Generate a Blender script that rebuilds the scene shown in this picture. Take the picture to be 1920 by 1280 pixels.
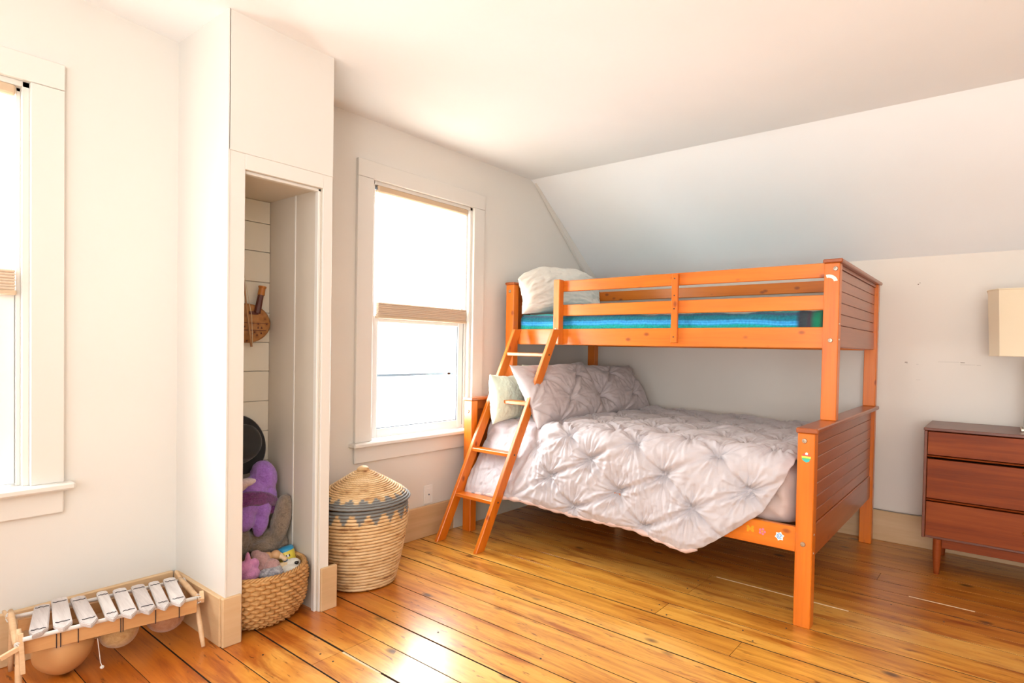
import bpy, bmesh, math, random
import numpy as np
from mathutils import Vector, Matrix, noise as mn
random.seed(7)
for o in list(bpy.data.objects): bpy.data.objects.remove(o, do_unlink=True)
S = bpy.context.scene
C = S.collection
PI = math.pi

# ------------------------------------------------------------------ camera
cam = bpy.data.cameras.new('camera'); cam.sensor_width = 36; cam.lens = 1098.51/1920*36
cam.shift_x = -0.0504; cam.shift_y = 0.01916; cam.clip_start = .02
co = bpy.data.objects.new('camera', cam); C.objects.link(co)
R = Vector((0.79916392, 0.60080067, 0.01938007)); U = Vector((-0.02760017, 0.00446831, 0.99960906)); F = Vector((-0.60047919, 0.79938639, -0.02015311))
m = Matrix.Identity(4)
for i in range(3): m[i][0] = R[i]; m[i][1] = U[i]; m[i][2] = -F[i]; m[i][3] = (2.66947513, -3.94470921, 1.10298304)[i]
co.matrix_world = m
S.camera = co
# ------------------------------------------------------------------ world, daylight, exposure
S.view_settings.view_transform = 'Standard'; S.view_settings.look = 'None'
S.view_settings.gamma = 1; S.view_settings.use_curve_mapping = False
S.view_settings.exposure = 0.0
W = bpy.data.worlds.new('sky'); S.world = W; W.use_nodes = True
W.node_tree.nodes['Background'].inputs[0].default_value = (0.93, 0.97, 1.0, 1)
W.node_tree.nodes['Background'].inputs[1].default_value = 3.0
def area(name, loc, size, rot, power, col):
    l = bpy.data.lights.new(name, 'AREA'); l.shape = 'RECTANGLE'; l.size, l.size_y = size
    l.energy = power; l.color = col
    o = bpy.data.objects.new(name, l); C.objects.link(o); o.location = loc; o.rotation_euler = rot
    return o
DAY = (.985, .985, 1.0)
# daylight just outside the two windows of the left wall (light points to +x)
area('window_daylight', (-0.30, -1.73, 1.30), (1.5, 1.1), (0, -PI/2, 0), 105, DAY)
area('window_daylight', (-0.30, -3.80, 1.30), (1.5, 1.1), (0, -PI/2, 0), 105, DAY)
# added room fill, set in invented rear-wall windows behind the camera
area('rear_fill_light', (1.5, -5.62, 1.30), (1.9, 1.5), (PI/2, 0, 0), 12, (1.0, .96, .91))
area('rear_fill_light', (3.4, -5.62, 1.30), (1.9, 1.5), (PI/2, 0, 0), 46, (1.0, .925, .845))

# photographer's flash bounced off the ceiling behind the camera
area('bounce_flash', (3.1, -4.9, 1.0), (1.0, 1.0), (PI-.55, 0, -.15), 56, (.91, .96, 1.0))
# ------------------------------------------------------------------ helpers
def tag(o, label=None, cat=None, group=None, kind=None):
    if label: o['label'] = label
    if cat: o['category'] = cat
    if group: o['group'] = group
    if kind: o['kind'] = kind
    return o
def thing(name, label, cat, loc=(0,0,0), group=None, kind=None):
    o = bpy.data.objects.new(name, None); o.empty_display_size = .05; C.objects.link(o); o.location = loc
    return tag(o, label, cat, group, kind)
def obj(name, bm, mat, parent=None, smooth=False, label=None, sharp=None):
    me = bpy.data.meshes.new(name)
    if isinstance(bm, bmesh.types.BMesh):
        bmesh.ops.recalc_face_normals(bm, faces=bm.faces[:])
        bm.to_mesh(me); bm.free()
    else:
        me.from_pydata(bm[0], [], bm[1])
    if smooth: me.polygons.foreach_set('use_smooth', [True]*len(me.polygons))
    if sharp: 
        me.polygons.foreach_set('use_smooth', [True]*len(me.polygons))
        me.set_sharp_from_angle(angle=math.radians(sharp))
    me.materials.append(mat)
    o = bpy.data.objects.new(name, me); C.objects.link(o)
    if parent is not None:
        o.parent = parent
        o.matrix_parent_inverse = Matrix.Translation(-parent_loc(parent))
    if label: o['label'] = label
    return o
def parent_loc(p):
    v = Vector(p.location)
    if p.parent: v = v*0 if p.type == 'MESH' else v
    return v
def B(): return bmesh.new()
def box(bm, x0, x1, y0, y1, z0, z1, bev=0.0, M=None):
    t = bmesh.new(); bmesh.ops.create_cube(t, size=1)
    for v in t.verts: v.co = Vector(((x0+x1)/2+v.co.x*(x1-x0), (y0+y1)/2+v.co.y*(y1-y0), (z0+z1)/2+v.co.z*(z1-z0)))
    if bev: bmesh.ops.bevel(t, geom=t.edges[:], offset=bev, segments=1, affect='EDGES')
    if M is not None: t.transform(M)
    me = bpy.data.meshes.new('t'); t.to_mesh(me); t.free(); bm.from_mesh(me); bpy.data.meshes.remove(me)
    return bm
def prism(bm, pts, ax, a, b, bev=0):
    """extrude a 2-D outline along axis ax from a to b"""
    t = bmesh.new()
    def mk(p, h):
        return {'x': (h, p[0], p[1]), 'y': (p[0], h, p[1]), 'z': (p[0], p[1], h)}[ax]
    A = [t.verts.new(mk(p, a)) for p in pts]; Bv = [t.verts.new(mk(p, b)) for p in pts]
    n = len(pts)
    t.faces.new(A); t.faces.new(Bv[::-1])
    for i in range(n): t.faces.new((A[i], A[(i+1) % n], Bv[(i+1) % n], Bv[i]))
    bmesh.ops.recalc_face_normals(t, faces=t.faces[:])
    if bev: bmesh.ops.bevel(t, geom=t.edges[:], offset=bev, segments=2, affect='EDGES')
    me = bpy.data.meshes.new('t'); t.to_mesh(me); t.free(); bm.from_mesh(me); bpy.data.meshes.remove(me)
    return bm
def tube(bm, pts, r, seg=8, cap=True):
    pts = [Vector(p) for p in pts]; n = len(pts)
    rr = r if isinstance(r, (list, tuple)) else [r]*n
    rings = []; up = None
    for i, p in enumerate(pts):
        d = (pts[min(i+1, n-1)]-pts[max(i-1, 0)]).normalized()
        if up is None: up = Vector((0,0,1)) if abs(d.z) < .9 else Vector((1,0,0))
        a = d.cross(up).normalized(); b = a.cross(d).normalized(); up = b
        rings.append([bm.verts.new(p+(a*math.cos(2*PI*k/seg)+b*math.sin(2*PI*k/seg))*rr[i]) for k in range(seg)])
    for i in range(n-1):
        for k in range(seg): bm.faces.new((rings[i][k], rings[i][(k+1) % seg], rings[i+1][(k+1) % seg], rings[i+1][k]))
    if cap: bm.faces.new(rings[0][::-1]); bm.faces.new(rings[-1])
    return bm
def lathe(bm, prof, c=(0,0,0), seg=32, M=None):
    rings = []
    for r, z in prof:
        rings.append([bm.verts.new(Vector((r*math.cos(2*PI*k/seg), r*math.sin(2*PI*k/seg), z))) for k in range(seg)] if r > 1e-5 else [bm.verts.new(Vector((0,0,z)))])
    for a, b in zip(rings, rings[1:]):
        for k in range(seg):
            k2 = (k+1) % seg
            if len(a) == 1 and len(b) == 1: continue
            if len(a) == 1: bm.faces.new((a[0], b[k], b[k2]))
            elif len(b) == 1: bm.faces.new((a[k], a[k2], b[0]))
            else: bm.faces.new((a[k], a[k2], b[k2], b[k]))
    vs = [v for r in rings for v in r]
    for v in vs:
        v.co = (M @ v.co if M is not None else v.co) + Vector(c)
    return bm
def ell(bm, c, r, rot=(0,0,0), sub=3, nz=0.0, fr=30, seed=0):
    """soft ellipsoid with a little surface noise"""
    t = bmesh.new(); bmesh.ops.create_icosphere(t, subdivisions=sub, radius=1)
    from mathutils import Euler
    M = Euler([math.radians(a) for a in rot]).to_matrix()
    for v in t.verts:
        n = v.co.copy()
        v.co = M @ Vector((v.co.x*r[0], v.co.y*r[1], v.co.z*r[2])) + Vector(c)
        if nz: v.co += n*nz*(mn.noise(v.co*fr+Vector((seed,0,0)))+.5*mn.noise(v.co*fr*2.3))
    me = bpy.data.meshes.new('t'); t.to_mesh(me); t.free(); bm.from_mesh(me); bpy.data.meshes.remove(me)
    return bm

# ------------------------------------------------------------------ materials
def mat(name, col, rough=.5, metal=0, coat=0, coatr=.1, spec=None, sheen=0, trans=0):
    m = bpy.data.materials.new(name); m.use_nodes = True
    b = m.node_tree.nodes['Principled BSDF']
    b.inputs['Base Color'].default_value = (*col, 1); b.inputs['Roughness'].default_value = rough
    b.inputs['Metallic'].default_value = metal; b.inputs['Coat Weight'].default_value = coat; b.inputs['Coat Roughness'].default_value = coatr
    if spec is not None: b.inputs['Specular IOR Level'].default_value = spec
    if sheen: b.inputs['Sheen Weight'].default_value = sheen; b.inputs['Sheen Roughness'].default_value = .5
    return m
def N(m, t, **kw):
    n = m.node_tree.nodes.new(t)
    for k, v in kw.items():
        if k in n.inputs: n.inputs[k].default_value = v
        else: setattr(n, k, v)
    return n
def L(m, a, b): m.node_tree.links.new(a, b)
def ramp(m, stops, fac, interp='LINEAR'):
    n = m.node_tree.nodes.new('ShaderNodeValToRGB'); n.color_ramp.interpolation = interp
    e = n.color_ramp.elements
    while len(e) < len(stops): e.new(.5)
    for i, (p, c) in enumerate(stops): e[i].position = p; e[i].color = (*c, 1)
    L(m, fac, n.inputs[0]); return n
def bump(m, h, strength=.3, dist=.01, prev=None):
    n = N(m, 'ShaderNodeBump'); n.inputs['Strength'].default_value = strength; n.inputs['Distance'].default_value = dist
    L(m, h, n.inputs['Height'])
    if prev: L(m, prev.outputs[0], n.inputs['Normal'])
    L(m, n.outputs[0], m.node_tree.nodes['Principled BSDF'].inputs['Normal']); return n
def paint(name, col, rough=.6, bumps=.06, scale=30):
    m = mat(name, col, rough)
    tc = N(m, 'ShaderNodeTexCoord'); n = N(m, 'ShaderNodeTexNoise', Scale=scale, Detail=6.0)
    L(m, tc.outputs['Object'], n.inputs['Vector'])
    n2 = N(m, 'ShaderNodeTexNoise', Scale=1.4, Detail=3.0); L(m, tc.outputs['Object'], n2.inputs['Vector'])
    r = ramp(m, [(.3, tuple(c*.975 for c in col)), (.7, tuple(min(1, c*1.015) for c in col))], n2.outputs[0])
    L(m, r.outputs[0], m.node_tree.nodes['Principled BSDF'].inputs['Base Color'])
    bump(m, n.outputs[0], bumps, .004); return m
def wood(name, dark, mid, light, axis=0, freq=1.0, rough=.35, coat=.3, coatr=.15, knots=0.35, var=.15, knotcol=None, bstr=.12, ks=(10.0, 5.0)):
    """grain running along the given axis; knots as stretched dark rings; tint varies per object"""
    m = mat(name, mid, rough, coat=coat, coatr=coatr); b = m.node_tree.nodes['Principled BSDF']
    tc = N(m, 'ShaderNodeTexCoord'); oi = N(m, 'ShaderNodeObjectInfo')
    add = N(m, 'ShaderNodeVectorMath', operation='ADD'); mul = N(m, 'ShaderNodeVectorMath', operation='SCALE')
    comb = N(m, 'ShaderNodeCombineXYZ')
    for k in range(3): L(m, oi.outputs['Random'], comb.inputs[k])
    L(m, comb.outputs[0], mul.inputs[0]); mul.inputs['Scale'].default_value = 37.0
    L(m, tc.outputs['Object'], add.inputs[0]); L(m, mul.outputs[0], add.inputs[1])
    def mapped(sx, sl):
        mp = N(m, 'ShaderNodeMapping'); s = [sx]*3; s[axis] = sl
        mp.inputs['Scale'].default_value = s; L(m, add.outputs[0], mp.inputs['Vector']); return mp
    g1 = N(m, 'ShaderNodeTexNoise', Scale=1.0, Detail=5.0, Roughness=.6, Distortion=.6); L(m, mapped(22*freq, 1.3*freq).outputs[0], g1.inputs['Vector'])
    g2 = N(m, 'ShaderNodeTexNoise', Scale=1.0, Detail=4.0, Roughness=.7); L(m, mapped(160*freq, 5*freq).outputs[0], g2.inputs['Vector'])
    g3 = N(m, 'ShaderNodeTexNoise', Scale=1.0, Detail=3.0); L(m, mapped(5*freq, 1.5*freq).outputs[0], g3.inputs['Vector'])
    a1 = N(m, 'ShaderNodeMath', operation='MULTIPLY_ADD'); L(m, g2.outputs[0], a1.inputs[0]); a1.inputs[1].default_value = .35; L(m, g1.outputs[0], a1.inputs[2])
    a2 = N(m, 'ShaderNodeMath', operation='MULTIPLY_ADD'); L(m, g3.outputs[0], a2.inputs[0]); a2.inputs[1].default_value = .6; L(m, a1.outputs[0], a2.inputs[2])
    a3 = N(m, 'ShaderNodeMath', operation='MULTIPLY_ADD'); L(m, oi.outputs['Random'], a3.inputs[0]); a3.inputs[1].default_value = var; L(m, a2.outputs[0], a3.inputs[2])
    off = .95 + var/2
    r = ramp(m, [(.0, dark), (.5, mid), (1.0, light)], (lambda n: (L(m, a3.outputs[0], n.inputs[0]), n.outputs[0])[1])(N(m, 'ShaderNodeMapRange', **{'From Min': off-.38, 'From Max': off+.38})))
    out = r.outputs[0]
    if knots:
        v = N(m, 'ShaderNodeTexVoronoi', Scale=1.0); L(m, mapped(*ks).outputs[0], v.inputs['Vector'])
        kr = ramp(m, [(.0, (1,1,1)), (.09, (.8,.8,.8)), (.20, (0,0,0))], v.outputs['Distance'])
        sel = N(m, 'ShaderNodeMath', operation='GREATER_THAN'); L(m, v.outputs['Color'], sel.inputs[0]); sel.inputs[1].default_value = 1-knots
        mm = N(m, 'ShaderNodeMath', operation='MULTIPLY'); L(m, kr.outputs[0], mm.inputs[0]); L(m, sel.outputs[0], mm.inputs[1])
        mx = N(m, 'ShaderNodeMix', data_type='RGBA'); L(m, mm.outputs[0], mx.inputs[0]); L(m, out, mx.inputs[6]); mx.inputs[7].default_value = (*(knotcol or tuple(c*.35 for c in dark)), 1)
        out = mx.outputs[2]
    L(m, out, b.inputs['Base Color'])
    bump(m, a1.outputs[0], bstr, .003)
    return m
WALL = paint('wall paint warm white', (.76, .725, .675), .55)
WALLB = paint('knee wall paint bounce tint', (.79, .725, .655), .55)  # wall paint with the warm bounce light put into its colour
CEIL = paint('ceiling paint', (.90, .91, .925), .8, .1)
TRIM = paint('trim gloss white', (.765, .73, .68), .35, .03, 12)
ALC = paint('alcove paint cream', (.69, .615, .52), .45, .05, 20)
SHIP = paint('alcove board paint', (.80, .76, .66), .45, .08, 14)
SASH = mat('vinyl sash white', (.86, .88, .88), .25)
GREY = mat('grey gasket', (.16, .20, .24), .5)
FLOORW = wood('floor pine honey', (.46, .15, .012), (.80, .385, .06), (.93, .57, .15), 0, .9, .32, .55, .21, knots=.34, var=.30, knotcol=(.06, .018, .006), bstr=.10)
BEDX = wood('bed pine along length', (.52, .10, .004), (.72, .175, .008), (.80, .23, .016), 0, 1.0, .34, .22, .2, knots=.62, var=.12, knotcol=(.30, .06, .01), ks=(15.0, 9.0))
BEDY_SHADED = wood('bed pine across shaded', (.25, .052, .008), (.34, .078, .013), (.42, .105, .02), 1, 1.0, .30, .3, .2, knots=.4, var=.10, knotcol=(.22, .05, .01), ks=(15.0, 9.0))  # same pine, darkened: shade on the bed ends is put into the colour
BEDZ = wood('bed pine upright', (.50, .095, .004), (.70, .165, .007), (.78, .22, .015), 2, 1.0, .34, .22, .2, knots=.62, var=.12, knotcol=(.28, .05, .01), ks=(15.0, 9.0))
def wear(m):
    b = m.node_tree.nodes['Principled BSDF']; src = b.inputs['Base Color'].links[0].from_socket
    tc = N(m, 'ShaderNodeTexCoord'); sp = N(m, 'ShaderNodeSeparateXYZ'); L(m, tc.outputs['Object'], sp.inputs[0])
    def noise(sc, d=4.0):
        mp = N(m, 'ShaderNodeMapping'); mp.inputs['Scale'].default_value = sc; L(m, tc.outputs['Object'], mp.inputs[0])
        n = N(m, 'ShaderNodeTexNoise', Scale=1.0, Detail=d, Roughness=.65, Distortion=.4); L(m, mp.outputs[0], n.inputs['Vector']); return n.outputs[0]
    def mulc(src, fac, col):
        mx = N(m, 'ShaderNodeMix', data_type='RGBA', blend_type='MULTIPLY'); L(m, fac, mx.inputs[0]); L(m, src, mx.inputs[6]); mx.inputs[7].default_value = (*col, 1); return mx.outputs[2]
    def math_(op, a, b_):
        n = N(m, 'ShaderNodeMath', operation=op)
        for i, q in enumerate((a, b_)):
            if isinstance(q, (int, float)): n.inputs[i].default_value = q
            else: L(m, q, n.inputs[i])
        return n.outputs[0]
    def mr(v, a, b_, c=0, d=1):
        n = N(m, 'ShaderNodeMapRange', **{'From Min': a, 'From Max': b_, 'To Min': c, 'To Max': d}); L(m, v, n.inputs[0]); return n.outputs[0]
    # the redder old finish left beside the left wall and under the furniture
    nx = math_('ADD', sp.outputs['X'], math_('MULTIPLY', noise((2.5, 5, 1)), 1.0))
    red = math_('MULTIPLY', mr(nx, 1.05, 1.45, 1, 0), mr(sp.outputs['Y'], -2.0, -2.35))
    out = mulc(src, red, (.72, .42, .22))
    ny = math_('ADD', sp.outputs['Y'], math_('MULTIPLY', noise((1.3, 4, 1)), .9))
    old = math_('MULTIPLY', mr(ny, -1.15, -.6), .85)
    out = mulc(out, old, (.62, .42, .28))
    # dark stains drawn out along the grain
    out = mulc(out, mr(noise((2.2, 16, 1), 6.0), .50, .66, 0, .85), (.50, .25, .11))
    out = mulc(out, mr(noise((9, 60, 1), 3.0), .62, .70, 0, .85), (.22, .11, .06))
    L(m, out, b.inputs['Base Color'])
wear(FLOORW)
PINE = wood('raw pine baseboard', (.54, .34, .17), (.66, .44, .24), (.74, .53, .32), 0, .6, .5, .05, .3, knots=.12, var=.1, knotcol=(.4, .2, .08))
PINEY = wood('raw pine baseboard y', (.54, .34, .17), (.66, .44, .24), (.74, .53, .32), 1, .6, .5, .05, .3, knots=.12, var=.1, knotcol=(.4, .2, .08))
CREAMB = paint('painted baseboard cream', (.74, .72, .62), .4)
WALNUT = wood('walnut veneer', (.115, .018, .004), (.25, .048, .008), (.36, .085, .015), 0, .9, .48, .0, .25, knots=0, var=.06)
WALNUT.node_tree.nodes['Principled BSDF'].inputs['Specular IOR Level'].default_value = .25
WALNUTD = wood('walnut case edge', (.085, .018, .007), (.15, .032, .010), (.21, .052, .015), 0, 1.2, .38, .2, .25, knots=0, var=.05)
BRASS = mat('brass', (.8, .6, .25), .25, 1)
STEEL = mat('bolt steel', (.5, .42, .33), .35, 1)
EDGE = mat('grimy board edge', (.045, .02, .008), .9)
DARK = mat('dark gap', (.012, .007, .004), .95)

# ------------------------------------------------------------------ room shell
H, K, A0 = 2.278, 1.677, .80          # ceiling, knee wall top, run of the sloped ceiling
XR, YR = 4.7, -5.4
WT = .16
win = [(-2.09, -1.365), (-4.165, -3.44)]; WZ0, WZ1 = .60, 1.97
bm = B()
ys = [YR-.0, win[1][0], win[1][1], win[0][0], win[0][1], 0]
box(bm, -WT, 0, YR-WT, win[1][0], 0, 2.5); box(bm, -WT, 0, win[1][1], win[0][0], 0, 2.5); box(bm, -WT, 0, win[0][1], WT, 0, 2.5)
for a, b in win: box(bm, -WT, 0, a, b, 0, WZ0-.012); box(bm, -WT, 0, a, b, WZ1, 2.5)
bmesh.ops.remove_doubles(bm, verts=bm.verts, dist=1e-5)
tag(obj('wall_left', bm, WALL), kind='structure')
bm = B(); box(bm, 0, XR+WT, 0, WT, 0, K+.12)
wall_back = tag(obj('wall_back', bm, WALLB), kind='structure')
bm = B(); box(bm, XR, XR+WT, YR-WT, 0, 0, 2.5); tag(obj('wall_right', bm, WALL), kind='structure')
bm = B()
for x0, x1 in ((-WT, .75), (2.25, 2.65), (4.15, XR+WT)): box(bm, x0, x1, YR-WT, YR, 0, 2.5)
for x0, x1 in ((.75, 2.25), (2.65, 4.15)): box(bm, x0, x1, YR-WT, YR, 0, .35); box(bm, x0, x1, YR-WT, YR, 2.25, 2.5)
bmesh.ops.remove_doubles(bm, verts=bm.verts, dist=1e-5)
tag(obj('wall_rear', bm, WALL), kind='structure')
# ceiling: flat, a little out of level near the left window as old plaster is, then sloping to the knee wall
bm = B(); xs = np.linspace(-.02, XR, 25); yy = list(np.linspace(YR, -A0-.04, 30))
def cz(x, y): return H + .075*max(0, -2.75-y)*max(0, 1-x/1.2) if y < -2.75 else H
top = {}
prof = [(y, None) for y in yy] + [(-A0-.012, H-.001), (-A0+.02, H-.018)] + [(0, K), (.05, K-.0376)]
for i, x in enumerate(xs):
    for j, (y, z) in enumerate(prof): top[i, j] = bm.verts.new((x, y, cz(x, y) if z is None else z))
for i in range(len(xs)-1):
    for j in range(len(prof)-1): bm.faces.new((top[i,j], top[i,j+1], top[i+1,j+1], top[i+1,j]))
r = bmesh.ops.extrude_face_region(bm, geom=bm.faces[:])
for v in [g for g in r['geom'] if isinstance(g, bmesh.types.BMVert)]: v.co.z += .22
tag(obj('ceiling', bm, CEIL, sharp=20), kind='structure')
# plaster corner strip along the slope, on the left wall
bm = B()
sl = (H-K)/A0
prism(bm, [(-A0+.0, H), (0, K), (0, K-.10), (-.08, K-.09+.04)], 'x', .0, .028, .004)
prism(bm, [(0, 0), (-.035, 0), (-.035, K-.05), (0, K-.05)], 'x', .0, .05, .004)
tag(obj('trim_1', bm, WALL), kind='structure')

# floor: sub floor plus every board
fl = B(); box(fl, 0, XR, YR, 0, -.06, -.012)
floor = tag(obj('floor', fl, DARK), kind='structure')
seams = [0, -.12, -.245, -.37, -.49, -.61, -.72, -.845, -.965, -1.08, -1.195, -1.345, -1.48, -1.62, -1.755, -1.885, -1.998, -2.12, -2.248, -2.375, -2.492, -2.612, -2.742, -2.862, -3.0]
while seams[-1] > YR+.1: seams.append(round(seams[-1]-random.uniform(.115, .135), 3))
seams[-1] = YR
joints = {13: [1.526], 12: [2.95], 11: [1.545, 3.6], 10: [1.545], 14: [1.9, 3.7], 13: [1.526, 3.4], 22: [.792], 15: [3.1], 17: [2.7], 18: [3.3], 20: [2.3], 5: [2.2], 3: [1.2]}
joints[22] = [.792, 3.0]; joints[21] = [.792, 2.4]
rj = random.Random(3)
for i in range(len(seams)-1):
    y1, y0 = seams[i], seams[i+1]
    cut = [0.0]+sorted(joints.get(i, [rj.uniform(2.9, 4.4)]))+[XR]
    for a, b in zip(cut, cut[1:]):
        g = {24: .005, 22: .0055, 21: .007, 19: .0065, 17: .0035, 15: .0062, 14: .003, 13: .006, 11: .005, 9: .0035, 7: .0055, 5: .0045, 3: .004}.get(i, rj.choice([.0016, .0022, .0028])); bm = B()
        box(bm, a+.0008, b-.0008, y0+g, y1-g*.2, -.012, rj.uniform(-.0002, .0002), .0005)
        o = obj('plank', bm, FLOORW, floor); o.data.materials.append(EDGE)
        for p in o.data.polygons:
            if abs(p.normal.z) < .5: p.material_index = 1
PUTTY = mat('pale seam filler', (.78, .58, .36), .5)
for x0, x1, y in ((1.57, 2.165, -1.1955), (.80, 1.02, -2.743), (2.35, 2.6, -.8455)):
    bm = B(); box(bm, x0, x1, y-.004, y+.0035, -.01, .0012, .0008); obj('seam_filler', bm, PUTTY, floor)
# nails and dark knots that stand out
NAIL = mat('nail head', (.05, .035, .03), .5)
for x, y in ((1.50,-1.66),(1.50,-1.73),(1.57,-1.73),(1.52,-1.30),(1.52,-1.42),(1.58,-1.30),(1.87,-1.66),(1.93,-1.72),(.75,-2.80),(.83,-2.80),(1.38,-2.33),(.95,-2.43),(2.3,-1.0),(2.5,-1.05),(.6,-2.93),(2.0,-1.53)):
    bm = B(); lathe(bm, [(0, .0016), (.0035, .0014), (.004, -.002)], (x, y, 0), 8); obj('nail', bm, NAIL, floor)

# baseboards
HB, TB = .18, .02
def bb(name, segs):
    root = None
    for k, (x0, x1, y0, y1, mt) in enumerate(segs):
        bm = B(); box(bm, x0, x1, y0, y1, 0, HB, .003)
        o = obj(name if k == 0 else 'baseboard_piece', bm, mt, root)
        if k == 0: root = tag(o, kind='structure')
    return root
bb('baseboard_left', [(0, TB, -2.58, -1.50, PINEY), (0, TB, -1.498, -.022, CREAMB), (0, TB, YR+.02, -2.985-TB, PINEY)])
bb('baseboard_back', [(TB+.001, XR, -TB, 0, PINE)])
bb('baseboard_alcove', [(TB+.001, .43, -2.985-TB, -2.985, PINE), (.43, .45, -3.001, -2.935, PINEY), (.43, .45, -2.62, -2.548, PINEY)])
bb('baseboard_right', [(XR-TB, XR, YR+.02, -TB-.001, PINEY)])
bb('baseboard_rear', [(TB+.001, XR-TB-.001, YR, YR+TB, PINE)])

# alcove built in front of the left wall
ya, yb, yi0, yi1, D = -2.985, -2.583, -2.93, -2.625, .43
bm = B()
box(bm, 0, D, ya, ya+.025, 0, H+.05)                # left cheek
box(bm, 0, D, yi1, yb, 0, H+.05)                    # right cheek
box(bm, 0, D, ya, yb, 1.737, H+.05)                 # head
box(bm, D-.03, D, ya, yi0, 0, 1.80)
bmesh.ops.remove_doubles(bm, verts=bm.verts, dist=1e-5)
alc = tag(obj('wall_alcove', bm, ALC), kind='structure')
bm = B(); box(bm, D, D+.011, ya-.004, yb+.001, 1.793, H+.03, .002); box(bm, 0, D+.011, ya-.006, ya, 0, H+.08)
obj('plaster_face', bm, WALL, alc)
bm = B(); box(bm, D, D+.009, ya, yi0, .0, 1.793, .0015); obj('casing_board', bm, TRIM, alc)
bm = B(); box(bm, D, D+.009, yi1+.001, yb, .0, 1.793, .0015); obj('casing_board', bm, TRIM, alc)
bm = B(); box(bm, D, D+.0095, yi0, yi1+.001, 1.737, 1.793, .0015); obj('casing_head', bm, TRIM, alc)
bm = B(); box(bm, D-.03, D-.006, yi1-.012, yi1, 0, 1.737, .002); box(bm, D-.03, D-.006, yi0, yi1, 1.725, 1.737, .002); obj('stop_bead', bm, TRIM, alc)
bm = B(); box(bm, .225, .235, yi1-.004, yi1, 0, 1.737, .0015); obj('seam_bead', bm, TRIM, alc)
zs = [0.02, .18, .31, .44, .575, .71, .845, .979, 1.108, 1.24, 1.376, 1.511, 1.638, 1.737]
for a, b in zip(zs, zs[1:]):
    bm = B(); box(bm, 0, random.uniform(.010, .014), ya+.026, yi1-.001, a+.0012, b-.0012, .0015); obj('plank', bm, SHIP, alc)

# ------------------------------------------------------------------ windows of the left wall
GL = bpy.data.materials.new('window glass'); GL.use_nodes = True
nt = GL.node_tree; nt.nodes.remove(nt.nodes['Principled BSDF'])
tr = nt.nodes.new('ShaderNodeBsdfTransparent'); tr.inputs[0].default_value = (.96, .98, .98, 1)
gl = nt.nodes.new('ShaderNodeBsdfGlossy'); gl.inputs['Roughness'].default_value = .02
mx = nt.nodes.new('ShaderNodeMixShader'); mx.inputs[0].default_value = .05; nt.links.new(tr.outputs[0], mx.inputs[1]); nt.links.new(gl.outputs[0], mx.inputs[2])
nt.links.new(mx.outputs[0], nt.nodes['Material Output'].inputs[0])
def window(idx, a, b):
    root = bpy.data.objects.new('window_%d' % idx, None); C.objects.link(root); tag(root, kind='structure')
    def P(name, bm, mt=TRIM, sharp=None): return obj(name, bm, mt, root, sharp=sharp)
    z0, z1 = WZ0, WZ1
    P('casing', box(B(), 0, .02, a-.095, a, z0, z1, .002)); P('casing', box(B(), 0, .02, b, b+.09, z0, z1, .002))
    P('casing_head', box(B(), 0, .021, a-.095, b+.09, z1+.001, z1+.09, .002))
    P('sill', box(B(), -.10, .055, a-.12, b+.115, z0-.025, z0, .006)); P('apron', box(B(), 0, .018, a-.095, b+.09, z0-.11, z0-.026, .004))
    # jamb liners and parting beads
    for y0, y1 in ((a, a+.018), (b-.018, b)):
        bm = B(); box(bm, -WT, -.0, y0, y1, z0, z1, .001)
        s = 1 if y0 == a else -1; e = y1 if s > 0 else y0
        for xx, w in ((-.03, .012), (-.07, .010), (-.115, .010)): box(bm, xx-w/2, xx+w/2, min(e, e+s*.012), max(e, e+s*.012), z0, z1, .0015)
        P('jamb', bm)
    bm = B(); box(bm, -WT, 0, a, b, z1-.018, z1, .001); box(bm, -.036, -.024, a, b, z1-.03, z1-.018, .001); P('jamb_head', bm)
    P('track', box(B(), -.060, -.046, b-.021, b-.018, z0+.02, z1-.02), GREY)
    def sash(xc, za, zb, low):
        s = .042; bm = B(); t = .03
        ia, ib = a+.030, b-.030
        box(bm, xc-t/2, xc+t/2, ia, ia+s, za, zb, .003); box(bm, xc-t/2, xc+t/2, ib-s, ib, za, zb, .003)
        box(bm, xc-t/2, xc+t/2, ia+s-.001, ib-s+.001, za, za+(.05 if low else .035), .003); box(bm, xc-t/2, xc+t/2, ia+s-.001, ib-s+.001, zb-.035, zb, .003)
        f = P('sash', bm, SASH)
        bm = B(); zz0 = za+(.05 if low else .035); zz1 = zb-.035
        box(bm, xc+.004, xc+.009, ia+s, ia+s+.005, zz0, zz1); box(bm, xc+.004, xc+.009, ib-s-.005, ib-s, zz0, zz1); box(bm, xc+.004, xc+.009, ia+s, ib-s, zz0, zz0+.004)
        obj('glazing_bead', bm, GREY, f)
        obj('pane', box(B(), xc-.002, xc+.002, ia+s, ib-s, zz0, zz1), GL, f)
    sash(-.05, z0+.003, 1.265, True); sash(-.092, 1.235, z1-.02, False)
    # storm window bar outside
    P('storm_rail', box(B(), -.135, -.125, a+.02, b-.02, .93, .943), GREY)
    P('storm_stile', box(B(), -.14, -.125, b-.072, b-.05, z0, z1), SASH); P('storm_stile', box(B(), -.14, -.125, a+.02, a+.042, z0, z1), SASH)
    P('sash_lock', box(B(), -.045, -.02, (a+b)/2-.025, (a+b)/2+.025, 1.265, 1.28, .004), SASH)
window(1, *win[1]); window(2, *win[0])
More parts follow.
